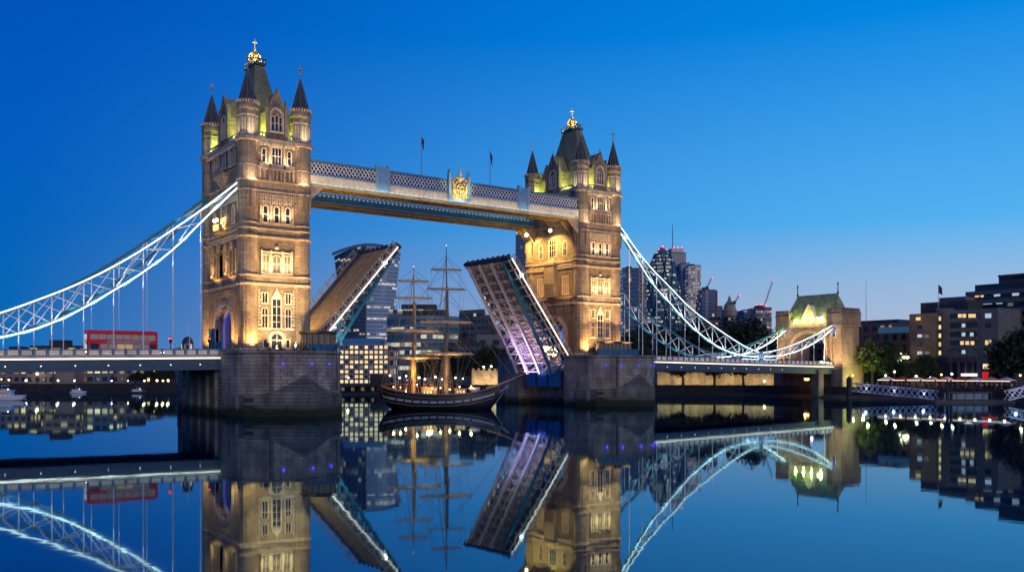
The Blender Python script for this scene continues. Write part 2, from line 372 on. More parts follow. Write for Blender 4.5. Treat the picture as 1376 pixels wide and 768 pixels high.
def make_tower(X0, B, river_s, label):
    """river_s: the south face looks onto the bascules (north tower)"""
    HB = B; t = thing('bridge_tower', label, 'bridge tower', (X0, 0, ZD))
    Z = lambda z: z - ZD
    XB, YB = HA + .9, HB + .9
    FE = T(0, -YB, 0); FS = T(-XB, 0, 0) @ Matrix.Rotation(-math.pi/2, 4, 'Z')
    FN = T(XB, 0, 0) @ Matrix.Rotation(math.pi/2, 4, 'Z'); FW = T(0, YB, 0) @ Matrix.Rotation(math.pi, 4, 'Z')
    # stage 1 with the carriageway arch
    m = MB(FS); hw = 4.7; zs = Z(15.6)
    poly = [(-YB, 0), (-hw, 0)] + [(-hw*math.cos(math.pi*i/14), zs + 4.4*math.sin(math.pi*i/14)) for i in range(15)] + [(hw, 0), (YB, 0), (YB, Z(23.2)), (-YB, Z(23.2))]
    m.extrude(poly, 0, 2*XB)
    m2 = MB(); m2.box(-XB, XB, -YB, YB, Z(23.2), Z(48.6))
    m.m = Matrix(); m.v += m2.v; m.f += [[i+len(m.v)-len(m2.v) for i in f] for f in m2.f]; m.mi += m2.mi
    wall = m.build('wall', STONE, t)
    # rock-faced panels between turrets
    m = MB(FE); pw = HA - 1.55
    for a, b in ((11.9,22.7),(25.1,31.1),(34.3,39.7),(45,48.2)): m.box(-pw, pw, -.03, .01, Z(a), Z(b))
    m.m = FS; sw = HB - 1.55
    for a, b in ((25.1,31.1),(34.3,39.7),(45,48.2)): m.box(-sw, sw, -.03, .01, Z(a), Z(b))
    for s in (-1, 1): m.box(min(s*5.9,s*sw), max(s*5.9,s*sw), -.03, .01, Z(12), Z(20.5))
    m.build('rock_faced_panels', RUBBLE, t)
    # arch mouldings on both road faces
    for F in (FS, FN):
        m = MB(F); ring(m, 9.4, 10.3, 0, zs, -.28, .5, .93, 16); ring(m, 10.3, 11.4, 0, zs, -.14, .3, .93, 16)
        m.build('arch_moulding', CORN, t)
        m = MB(F)
        for i in range(15):
            a = -sw + .4 + i*(2*sw-.8)/14; m.box(a-.28, a+.28, -.2, .02, Z(21.3), Z(22.6)); m.box(a-.13, a+.13, -.32, .02, Z(21.5), Z(22.3))
        m.build('carved_frieze', CARVE, t)
    # ribs of the vault, washed by the blue lamps
    for i in range(5):
        m = MB(FS); y = 1.2 + i*2.2; ring(m, 8.5, 9.3, 0, zs-.1, y, y+.5, .93, 14); m.build('vault_rib', mat('vault_rib_paint', (.5,.5,.55), .6), t)
    # string courses and cornices
    def course(z0, z1, p, mt, name='string_course'):
        m = MB(); e = .35
        m.box(-XB-p, XB+p, -YB-p, YB+p, Z(z0), Z(z1))
        for sx in (-1,1):
            for sy in (-1,1): m.lathe([(1.72+p*.9, Z(z0)-.002), (1.78+p, Z(z0)+.12), (1.78+p, Z(z1)-.06), (1.7+p*.6, Z(z1)+.003)], 12, (sx*HA, sy*HB), 0)
        return m.build(name, mt, t)
    course(ZD+.02, 11.75, .3, CORN, 'plinth')
    for z0, z1, p in ((23.0,23.45,.28),(24.6,24.95,.2),(31.5,31.85,.28),(33.0,33.3,.2),(34.0,34.2,.1),(39.8,40.1,.16),(41.6,41.95,.26),(44.2,44.4,.12)): course(z0, z1, p, CORN)
    course(48.6, 49.35, .5, CORN, 'cornice')
    m = MB(); m.box(-XB-.14,XB+.14,-YB-.14,YB,Z(48.15),Z(48.58))          # dentils under the cornice and parapet above it
    for k in range(15): x = -XB + .4 + k*(2*XB-.8)/14; m.cbox(x, -YB-.35, Z(48.35), .3, .5, .45)
    for k in range(26): y = -YB + .4 + k*(2*YB-.8)/25; m.cbox(-XB-.35, y, Z(48.35), .5, .3, .45)
    m.build('dentils', TRIM, t)
    for F, w in ((FE, pw), (FW, pw), (FS, sw), (FN, sw)):
        for s in (-1, 1):
            m = MB(F); lo, hi = (1.9, w) if w < 5 else (2.6, w)
            m.box(min(s*lo,s*hi), max(s*lo,s*hi), -.1, .25, Z(49.35), Z(49.8)); m.box(min(s*lo,s*hi), max(s*lo,s*hi), -.14, .3, Z(50.35), Z(50.55))
            k = 0; a = lo + .2
            while a < hi: m.box(s*a-.1, s*a+.1, -.05, .2, Z(49.8), Z(50.35)); a += .5
            m.build('parapet', TRIM, t)
    # corner turrets > spire, finial
    for sx, sy in ((-1,-1),(1,-1),(-1,1),(1,1)):
        m = MB()
        m.lathe([(1.75,0),(1.75,Z(24)),(1.68,Z(24.8)),(1.68,Z(31)),(1.64,Z(33.5)),(1.62,Z(36.2)),(1.74,Z(38.2)),(1.82,Z(41)),(1.82,Z(48.6))], 16, ph=0)
        m.lathe([(1.7,Z(49.3)),(1.7,Z(53.9)),(2.0,Z(54.3)),(2.0,Z(54.7)),(1.88,Z(54.75)),(1.88,Z(55.4)),(1.6,Z(55.45))], 8)
        for k in range(8):                                              # corbel flutes and belfry piers
            a = math.pi/4*k; c_, s_ = math.cos(a), math.sin(a)
            m.beam((c_*1.66, s_*1.66, Z(36.4)), (c_*1.86, s_*1.86, Z(39.6)), .34, .3)
            a += math.pi/8; c_, s_ = math.cos(a), math.sin(a)
            m.beam((c_*1.72, s_*1.72, Z(49.4)), (c_*1.72, s_*1.72, Z(53.9)), .28, .28)
            for q in (-.22, .22):
                b_ = a + q - math.pi/8 + math.pi/8
        tur = m.build('turret', STONE, t, loc=(sx*HA, sy*HB, 0))
        m = MB(); m.lathe([(1.73,Z(49.55)),(1.76,Z(49.8)),(1.73,Z(50))],8)
        for k in range(8):
            a = math.pi/4*k; F = Matrix.Rotation(a, 4, 'Z') @ T(0, -1.57, 0); m.m = F
            for x in (-.28, .28): ring(m, .34, .5, Z(50.3), Z(52.2), -.1, .05, 1.3, 6)if False else m.extrude([(x-.17,Z(50.2)),(x+.17,Z(50.2)),(x+.17,Z(52.3)),(x,Z(52.75)),(x-.17,Z(52.3))], -.07, .02)
            m.box(-.6, .6, -.16, .02, Z(49.6), Z(49.85)); m.box(-.66, .66, -.16, .02, Z(53.0), Z(53.2))
            for x in (-.6, -.1, .4): m.box(x, x+.18, -.48, -.1, Z(55.3), Z(55.75))
        m.build('belfry_panels', CARVE if False else TRIM, tur)
        m = MB(); m.lathe([(1.72,Z(55.4)),(1.15,Z(57.4)),(.62,Z(59.6)),(.16,Z(61.4))], 8); sp = m.build('spire', SLATE, tur)
        m = MB()
        for k in range(8):
            a = math.pi/4*k+math.pi/8
            m.tube([(1.74*math.cos(a),1.74*math.sin(a),Z(55.4)),(.64*math.cos(a),.64*math.sin(a),Z(59.6)),(.17*math.cos(a),.17*math.sin(a),Z(61.4))], .045, 4)
        m.build('spire_ribs', GREYMET, tur)
        m = MB(); m.lathe([(.18,Z(61.3)),(.3,Z(61.5)),(.12,Z(61.7)),(.1,Z(62.4)),(.32,Z(62.6)),(.1,Z(62.85)),(.06,Z(64.2)),(.01,Z(64.5))], 6)
        m.cbox(0, 0, Z(63.5), .8, .14, .16); m.cbox(0, 0, Z(63.5), .14, .8, .16)
        for q in (-.42, .42): m.ball((q,0,Z(63.5)), .13, 6); m.ball((0,q,Z(63.5)), .13, 6)
        m.build('finial', mat('pale_gilt', (.8,.76,.55), .35, .8) if sy > 0 and sx < 0 else mat('dull_gilt', (.45,.42,.33), .45, .5), tur)
        # green-gold uplights between the turret tops and the roof
        lamp('POINT', (sx*(HA-1.9), sy*(HB-1.0), Z(50.3)), 900, (.80,1,.16), size=.3, parent=t); lamp('POINT', (sx*(HA-.3), sy*(HB-2.9), Z(50.3)), 700, (.80,1,.16), size=.3, parent=t)
    # main roof > crown
    m = MB(); bx, by = 4.1, 7.6; tx, ty = .9, 2.4
    m.prism([(-bx,-by),(bx,-by),(bx,by),(-bx,by)], Z(49.4), Z(52), [(-bx+.9,-by+1),(bx-.9,-by+1),(bx-.9,by-1),(-bx+.9,by-1)])
    m.prism([(-bx+.9,-by+1),(bx-.9,-by+1),(bx-.9,by-1),(-bx+.9,by-1)], Z(52), Z(65.2), [(-tx,-ty),(tx,-ty),(tx,ty),(-tx,ty)])
    roof = m.build('roof', ROOFM, t)
    m = MB(); m.box(-tx-.3,tx+.3,-ty-.3,ty+.3,Z(65.2),Z(65.6))
    for x in (-tx-.2, tx+.2):
        for k in range(9): y = -ty-.2 + k*(2*ty+.4)/8; m.box(x-.05,x+.05,y-.05,y+.05,Z(65.6),Z(66.4))
        m.box(x-.05,x+.05,-ty-.3,ty+.3,Z(66.3),Z(66.45))
    for y in (-ty-.2, ty+.2):
        for x in (-.6,0,.6): m.box(x-.05,x+.05,y-.05,y+.05,Z(65.6),Z(66.4))
        m.box(-tx-.3,tx+.3,y-.05,y+.05,Z(66.3),Z(66.45))
    m.build('roof_cresting', DARKM, roof)
    m = MB(T(0,0,Z(65.6)) @ Matrix.Diagonal((.82,.82,.92,1)) @ T(0,0,-Z(65.6))); m.lathe([(.9,Z(65.6)),(1.0,Z(66.2)),(.7,Z(66.5)),(.95,Z(67)),(.5,Z(67.3)),(.55,Z(67.9)),(.25,Z(68.6)),(.3,Z(69)),(.1,Z(69.4)),(.08,Z(71)),(.02,Z(71.5))], 8)
    for k in range(8):
        a = math.pi/4*k; c_, s_ = math.cos(a), math.sin(a)
        m.tube([(c_*.9,s_*.9,Z(66)),(c_*1.45,s_*1.45,Z(66.9)),(c_*1.2,s_*1.2,Z(67.9)),(c_*.3,s_*.3,Z(68.7))], [.2,.16,.13,.08], 5)
        m.ball((c_*1.35,s_*1.35,Z(67.6)), .24, 6); m.ball((c_*1.0,s_*1.0,Z(66.1)), .28, 6)
    m.cbox(0,0,Z(70.5),.9,.14,.16); m.cbox(0,0,Z(70.5),.14,.9,.16)
    for q in (-.45,.45): m.ball((q,0,Z(70.5)),.15,6); m.ball((0,q,Z(70.5)),.15,6)
    m.build('crown', mat('gilt_crown_lit', (.95,.66,.2), .4, .15), roof)
    for a in range(4):
        x, y = 2.2*math.cos(a*1.57+.8), 3*math.sin(a*1.57+.8)
        lamp('SPOT', (x*1.3, y*1.3, Z(65.0)), 1700, (1,.8,.4), (0,0,Z(68.5)), .1, 60, parent=t)
    for x_, y_ in ((1.5,-HB-.2),(-HA-.2,-3.4),(-HA-.2,3.4)): lamp('SPOT', (x_, y_, Z(49.9)), 700, (.95,.95,.45), (x_*.3, y_*.45, Z(58)), .3, 80, parent=t)
    # gabled dormers
    for F, w, e in ((FE,1.75,1),(FW,1.75,0),(FS,2.3,1),(FN,2.3,0)):
        m = MB(F); zt = Z(58.2) if w < 2 else Z(58.6)
        m.extrude([(-w,Z(49.35)),(w,Z(49.35)),(w,Z(54.6)),(w*.55,Z(56.2)),(0,zt),(-w*.55,Z(56.2)),(-w,Z(54.6))], 0, 3.2)
        for s in (-1,1):
            m.box(s*w-.28, s*w+.28, -.3, .4, Z(49.35), Z(55.2)); m.extrude([(s*w-.28,Z(55.2)),(s*w+.28,Z(55.2)),(s*w,Z(56.8))], -.25, .35)
            m.beam((s*w,-.1,Z(54.6)), (0,-.1,zt+.15), .3, .3)
        m.lathe([(.16,zt),(.25,zt+.3),(.1,zt+.5),(.04,zt+1.2)], 6, (0,0))
        d = m.build('dormer', STONE, t)
        m = MB(F); ring(m, 2.2, 2.7, Z(50.9), Z(53.5), -.22, .02, 1.3); m.box(-1.3,1.3,-.3,.02,Z(50.6),Z(50.9))
        m.build('hood_mould', TRIM, d)
        if e:
            for a in (-.72, 0, .72): window(t, F, a, Z(51), .46, 2.9 if a == 0 else 2.6, True, 1, (.5,), bw=.1)
    # ---- east face windows
    W3 = lambda *a, **k: window(t, FE, *a, **k)
    W3(-2.2, Z(15.5), 1.0, 3.5, True, 2, (.6,)); W3(2.2, Z(15.5), 1.0, 3.5, True, 2, (.6,))
    W3(0, Z(15.4), 1.55, 5.2, False, 2, (.22,.45,.75), bw=.2)
    W3(-2.2, Z(19.9), .95, 1.8, False, 2, ()); W3(2.2, Z(19.9), .95, 1.8, False, 2, ())
    W3(-2.15, Z(11.9), .6, 1.4, False, 1, ()); W3(2.15, Z(11.9), .6, 1.4, False, 1, ())
    m = MB(FE); ring(m, 2.2, 3.3, 0, Z(13.3), -.3, .02, 1.0); ring(m, 3.3, 3.6, 0, Z(13.3), -.16, .02, 1.0); m.build('door_arch', CORN, t)
    m = MB(FE); m.extrude([(1.1,.05)]+arch_pts(2.2, Z(13.3), 8)+[(-1.1,.05)], -.1, .02); dr = m.build('door', PANE, t)
    m = MB(FE); m.box(-1.1,1.1,-.18,.02,Z(13.15),Z(13.35)); m.box(-.06,.06,-.16,.02,.05,Z(14.3)); m.box(-1.1,-.95,-.16,.02,.05,Z(13.2)); m.box(.95,1.1,-.16,.02,.05,Z(13.2)); m.build('door_frame', TRIM, dr)
    m = MB(FE)
    for z0, z1 in ((15.1,15.4),(17.6,17.75)):
        m.box(-3.4,-.95,-.14,.0,Z(z0),Z(z1)); m.box(.95,3.4,-.14,.0,Z(z0),Z(z1))
    m.extrude([(-.9,Z(20.7)),(.9,Z(20.7)),(.9,Z(21)),(.1,Z(22.3)),(0,Z(22.9)),(-.1,Z(22.3)),(-.9,Z(21))], -.2, 0)
    for s in (-1,1):                                                    # quoin blocks
        for k in range(12): m.box(min(s*3.4,s*(2.95+.2*(k%2))), max(s*3.4,s*(2.95+.2*(k%2))), -.08, 0, Z(15.8+k*.56), Z(16.1+k*.56))
    m.build('dressings', TRIM, t)
    for a, w in ((-2.0,1.3),(0,1.7),(2.0,1.3)): W3(a, Z(25.5), w*.85, 3.0, a==0, 2, (.5,), pane=PANED)
    m = MB(FE); m.box(-2.95,2.95,-.3,0,Z(28.9),Z(29.15)); m.box(-2.95,2.95,-.35,0,Z(25.1),Z(25.3))
    for a in (-2.85,-1.1,1.1,2.85): m.box(a-.14,a+.14,-.34,0,Z(25.3),Z(29.4))
    m.lathe([(.25,Z(29.6)),(.4,Z(29.9)),(.25,Z(30.2))],8,(0,-.15)); m.build('oriel_dressings', TRIM, t)
    for a in (-2.1, 0, 2.1): W3(a, Z(34.4), .75, 2.9, True, 1, (.5,), bw=.2)
    def grid(F, w, z0, nrow, name='blind_tracery'):
        m = MB(F); n = int(w*2/.62)
        for r_ in range(nrow):
            for k in range(n):
                a = -w + .31 + k*(2*w-.62)/(n-1); z = Z(z0 + r_*.62)
                m.box(a-.2-.05, a-.2+.05, -.2, 0, z, z+.5); m.box(a+.2-.05, a+.2+.05, -.2, 0, z, z+.5); m.box(a-.25, a+.25, -.2, 0, z+.42, z+.54)
        return m.build(name, TRIM, t)
    grid(FE, 3.3, 37.7, 3)
    m = MB(FE)
    for a in (-3.0,-1.05,1.05,3.0):
        m.box(a-.22,a+.22,-.28,0,Z(34.3),Z(37.5))
    m.build('window_piers', CORN, t)
    W3(0, Z(45), 1.7, 2.9, False, 3, (.5,), bw=.2); W3(-2.4, Z(45.1), .6, 2.5, True, 1, (.5,)); W3(2.4, Z(45.1), .6, 2.5, True, 1, (.5,))
    m = MB(FE); m.box(-3.3,3.3,-.55,0,Z(43.9),Z(44.2)); m.box(-3.3,3.3,-.5,-.38,Z(44.2),Z(44.9))
    for k in range(9): a = -3.1+k*.775; m.box(a-.12,a+.12,-.4,0,Z(42.2),Z(43.9)); m.box(a-.3,a+.3,-.12,0,Z(42.4),Z(42.5))
    for s in (-1,1): m.box(s*1.35-.18,s*1.35+.18,-.5,0,Z(42),Z(48.3))
    m.build('balcony', CORN, t)
    # ---- south face windows
    W4 = lambda *a, **k: window(t, FS, *a, **k)
    sx_ = HB - 4.6
    W4(0, Z(34.6), 2.5, 4.4, True, 3, (.35,.65), bw=.3); W4(-sx_, Z(34.6), 1.2, 3.2, True, 2, (.5,), bw=.22); W4(sx_, Z(34.6), 1.2, 3.2, True, 2, (.5,), bw=.22)
    for a in (-sx_-.2, sx_+.2): W4(a, Z(25.6), 2.0, 4.0, False, 3, (.5,), pane=mat('dim_orange_glass',(.2,.1,.05),.3,emit=(1,.5,.15),es=.22,sample=False) if river_s else PANE, bw=.2)
    m = MB(FS)
    if river_s:
        m.box(-1.9,1.9,-1.4,0,Z(25),Z(25.4)); m.box(-1.8,1.8,-1.3,0,Z(28.2),Z(32.6)); m.box(-2,2,-1.5,0,Z(32.6),Z(33))
        m.prism([(-1.8,-1.3),(1.8,-1.3),(1.8,0),(-1.8,0)], Z(33), Z(34.2), [(-.9,-.4),(.9,-.4),(.9,0),(-.9,0)])
        for k in range(5): a = -1.7+k*.85; m.box(a-.1,a+.1,-1.35,0,Z(25.4),Z(28.2))
    else:
        for k in range(4):                                               # canopied niches
            a = (-5.2,-1.9,1.9,5.2)[k]; ring(m, 1.3, 1.8, Z(25.2), Z(29.2), -.55, 0, 1.6); m.box(a-.9,a-.7,-.6,0,Z(25),Z(30)); m.box(a+.7,a+.9,-.6,0,Z(25),Z(30))
            m.extrude([(a-1,Z(30)),(a+1,Z(30)),(a,Z(31.4))], -.6, 0)
        m.box(-2.4,2.4,-1.3,0,Z(33.3),Z(33.7)); m.box(-2.4,2.4,-1.3,-1.15,Z(33.7),Z(34.6))
    m.build('oriel_bay' if river_s else 'niche_canopies', CARVE, t); m = MB(FS)
    m.box(-2.6,2.6,-1.3,0,Z(43.8),Z(44.2)); m.box(-2.6,2.6,-1.3,-1.15,Z(44.2),Z(45.1))
    m.prism([(-1.2,-.3),(1.2,-.3),(1.2,0),(-1.2,0)], Z(41.9), Z(43.8), [(-2.5,-1.2),(2.5,-1.2),(2.5,0),(-2.5,0)])
    m.build('corbelled_balcony', CARVE, t)
    grid(FS, sw-.3, 38.4, 2); grid(FS, sw-.3, 31.95, 1)
    for a in (-5.6,-3.3,0,3.3,5.6): W4(a, Z(45.2), 1.1 if a else 1.6, 2.8, True, 2, (.5,))
    if not river_s:
        for a in (-3.9, 3.6):                                            # carved statues standing in the niches
            m = MB(FS @ T(a, -.6, Z(25.6))); m.lathe([(.45,0),(.35,.6),(.42,1.4),(.5,2.2),(.3,2.6),(.14,2.75)], 8); m.ball((0,0,2.95), .24, 8)
            m.tube([(.4,0,2.3),(.65,-.2,1.8),(.3,-.4,1.6)], .12, 5); m.tube([(-.4,0,2.3),(-.7,-.1,1.7),(-.75,-.2,1.1)], .12, 5); m.cbox(0,0,-.2,1.1,1,.4)
            m.build('carved_statue', CORN, t)
    # ---- floodlights, each a fitting with its lamp
    def flood(loc, tgt, e, col=WARM, ang=110, fit=True):
        e = e*FL
        if fit:
            m = MB(); d = (Vector(tgt)-Vector(loc)).normalized()
            m.beam(Vector(loc)-d*.45, Vector(loc)-d*.1, .4, .3); m.beam(Vector(loc)-d*.3, Vector(loc)-d*.3-Vector((0,0,.3)), .08); m.build('floodlight', DARKM, t)
        lamp('SPOT', loc, e, col, tgt, .12, ang, parent=t)
    for a in (-1,1):
        flood((a*4.6, -YB-3.2, .35), (a*5.2, -YB+.3, Z(20)), 2000)
        flood((a*1.3, -YB-4.5, .35), (a*1.6, -YB, Z(18)), 900, (1,.7,.38))
    for z, tz, e, c_ in ((25.2,28.5,480,(1,.58,.2)),(34.5,38,300,(1,.62,.34)),(44.6,47.5,200,(1,.72,.42))):
        for a in (-1.9, 1.9): flood((a, -YB-1.6, Z(z)), (a*.7, -YB, Z(tz)), e*1.0, c_, fit=False)
    for a, e in ((-1,1),(1,1)): flood((a*4.9, -YB-2.6, Z(41.4)), (a*5, -YB, Z(44.5)), 210, (1,.68,.45), fit=False)
    for a in (-1,1): flood((a*(HA+.2), -HB-3.6, Z(49.6)), (a*HA, -HB-1, Z(52)), 130, (1,.78,.5), 80, fit=False)
    flood((-HA-3.4, -HB, Z(49.6)), (-HA-1, -HB, Z(52)), 90, (1,.78,.5), 80, fit=False)
    if river_s:
        for a, e in ((-7.0,2000),(2.2,2000)):
            flood((-XB-4.2, -a, Z(39.8)), (-XB, -a*.8, Z(32)), e*1.3, (1,.58,.16), 130)
            MB().ball((-XB-2.6, -a, Z(40.4)), .42, 10).build('bulb', BULBW, t)
        flood((-XB-4.5, 6, Z(24)), (-XB, 5, Z(30)), 320, WARM, fit=False); flood((-XB-4.5, -6, Z(24)), (-XB, -5, Z(30)), 320, WARM, fit=False)
        for y in (-2.5, 2.5): lamp('POINT', (1.5, y, Z(15)), 260, (.12,.3,1), size=.4, parent=t)
    else:
        flood((-XB-3, -6.6, .5), (-XB, -7.6, Z(18)), 1100, WARM)
        flood((-XB-3, 6.6, .5), (-XB, 7.6, Z(18)), 1100, WARM)
        for a in (-.3,.9): MB().ball((-XB-1.5, a, Z(35.6)), .34, 10).build('bulb', BULBW, t)
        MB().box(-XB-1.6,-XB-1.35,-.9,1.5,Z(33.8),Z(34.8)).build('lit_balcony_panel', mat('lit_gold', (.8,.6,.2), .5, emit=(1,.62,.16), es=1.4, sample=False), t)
        flood((-XB-1.7, .3, Z(35.8)), (-XB, 0, Z(34)), 800, WARM, 150, fit=False)
        flood((-XB-3.6, 3.5, Z(24)), (-XB, 3, Z(29)), 600, WARM, fit=False); flood((-XB-3.6, -4.5, Z(24)), (-XB, -5, Z(29)), 500, WARM, fit=False)
        for y in (-2.5, 3): lamp('POINT', (0, y, Z(15)), 520, (.06,.10,1), size=.4, parent=t)
    for a in (-3,3): flood((a, -YB-9.5, .5), (a*.6, -YB, Z(36)), 6000, (1,.60,.27), 80)
    flood((-XB-(4.5 if river_s else 9), -5, -1 if river_s else 1), (-XB, -3, Z(36)), 4200, (1,.58,.24), 110, fit=False)
    return t
tower_s = make_tower(0, 9.77, False, 'tall gothic stone tower beside the red bus, arch glowing deep blue')
tower_n = make_tower(LN, 9.12, True, 'gothic stone tower above the leaf with the lit purple underside')

# ------------------------------------------------------------------ piers
def make_pier(X0, side, label):
    t = thing('bridge_pier', label, 'bridge pier', (X0, 0, 0)); P = PHW
    def outline(p, ys, yn, n=10, sgn=-1):
        pts = [(-p, 0)]
        return pts
    def endmass(sgn):
        ys, yn = 15.5, 23.0; y0 = 8.6
        pts = [(-P, sgn*y0), (P, sgn*y0)] + [(P*math.cos(math.pi*i/18)**1 if True else 0, sgn*(ys+(yn-ys)*math.sin(math.pi*i/18))) for i in range(19)]
        if sgn < 0: pts = pts[::-1]; pts = pts
        return pts
    m = MB()
    for s in (-1, 1):
        pts = endmass(s); pts = pts if s > 0 else pts
        m.prism(pts, -2, 10.75)
    inner = P-4.2
    x0, x1 = (-P, inner) if side > 0 else (-inner, P)                    # the bascule chamber is cut into the river side
    m.box(x0, x1, -8.6, 8.6, -2, 10.72)
    m.build('masonry', PIER, t)
    m = MB()
    for s in (-1, 1):
        big = [(-P-.25, s*8.5), (P+.25, s*8.5)] + [((P+.25)*math.cos(math.pi*i/18), s*(15.5+7.8*math.sin(math.pi*i/18))) for i in range(19)]
        m.prism(big, 10.75, ZD)
    m.box(x0-.02 if side>0 else x0, x1 if side>0 else x1+.02, -8.5, 8.5, 10.72, ZD-.02)
    m.build('coping', CORN if False else PIER, t)
    m = MB()
    for s in (-1, 1):                                                    # pointed cutwater with its sloping cap
        m = MB()
        base = [(-P-.35, s*12.5), (0, s*26.9), (P+.35, s*12.5)]
        b3 = [(-P-.5, s*13.5), (-P*.93, s*19.0), (0, s*27.6), (P*.93, s*19.0), (P+.5, s*13.5)]
        m.prism(b3, -2, 3.6); vs = [(x,y,3.6) for x,y in b3] + [(0, s*22.7, 7.4), (-P-.1, s*12.5, 3.7), (P+.1, s*12.5, 3.7)]
        m.add(vs, [(0,1,5),(1,2,5),(2,3,5),(3,4,5)])
        m.build('cutwater', PIERW, t)
    # low wall on top of the pier
    m = MB()
    for s in (-1,1):
        rim = [(P-.15, s*11.5)] + [((P-.15)*math.cos(math.pi*i/18), s*(15.5+7.3*math.sin(math.pi*i/18))) for i in range(19)] + [(-P+.15, s*11.5)]
        for a, b in zip(rim, rim[1:]):
            m.beam((*a, ZD+1.05), (*b, ZD+1.05), .06); m.beam((*a, ZD+.55), (*b, ZD+.55), .04); m.beam((*a, ZD), (*a, ZD+1.05), .06)
    m.build('railing', DARKM, t)
    for a in ((-22,8,32) if side > 0 else (-50,-28,0,25,45)):
        th = R(a); x, y = P*math.sin(th)*1.0, -(15.5+7.5*math.cos(th))
        for_r = MB(T(x, y-.06, 8.9)); for_r.cbox(0,0,0,.24,.24,.24).build('blue_lamp', LEDB, t)
        lamp('POINT', (x*1.03, y-.7, 8.9), 6, (.1,.05,1), size=.15, parent=t)
    for xl in (-P*.55, P*.7):                                            # mooring ladders
        yl = -(15.5+7.5*math.sqrt(1-(xl/P)**2))-.08; m = MB()
        for q in (-.28,.28): m.beam((xl+q,yl,3.4 if xl<0 else 4.4),(xl+q,yl,ZD+.6),.09)
        k = 4.6
        while k < ZD: m.beam((xl-.28,yl,k),(xl+.28,yl,k),.06); k += .45
        m.build('ladder', DARKM, t)
    m = MB()                                                             # pilasters, drain and ladder on the dark shore side under the deck
    xs = -side*P
    for y in (-7,-2.4,2.4,7,12): m.box(min(xs,xs-side*.5), max(xs,xs-side*.5), y-.5, y+.5, -1, 8.0)
    m.box(min(xs,xs-side*.6), max(xs,xs-side*.6), -8, 14, 8.0, 8.5)
    m.build('buttresses', PIER, t)
    xi = side*(P-4.2)
    for k in range(3):
        m = MB(); y = (-1+k)*4.3
        m.box(min(xi, xi+side*3.9), max(xi, xi+side*3.9), y-1.75, y+1.75, 4.0, 7.6)
        for q in (-1.2,-.4,.4,1.2): m.box(*sorted((xi+side*3.9, xi+side*4.05)), y+q-.1, y+q+.1, 4.0, 7.6)
        m.box(*sorted((xi+side*3.0, xi+side*3.6)), y-.3, y+.3, 7.6, 9.2)
        m.build('counterweight', CWB, t)
    return t
pier_s = make_pier(0, 1, 'granite river pier carrying the tower by the bus')
pier_n = make_pier(LN, -1, 'granite river pier with blue counterweight boxes under the raised leaf')

# ------------------------------------------------------------------ lattice helper
def lattice(m, p, q, h, n, w=.09, up=Vector((0,0,1)), double=True):
    p, q = Vector(p), Vector(q); d = (q-p)/n
    for i in range(n):
        a, b = p+d*i, p+d*(i+1)
        m.beam(a, b+up*h, w); m.beam(a+up*h, b, w)
        if double:
            mid = (a+b)/2; m.beam(mid, mid+d/2+up*h/2, w) ; m.beam(mid, mid-d/2+up*h/2, w); m.beam(mid+up*h, mid+d/2+up*h/2, w); m.beam(mid+up*h, mid-d/2+up*h/2, w)

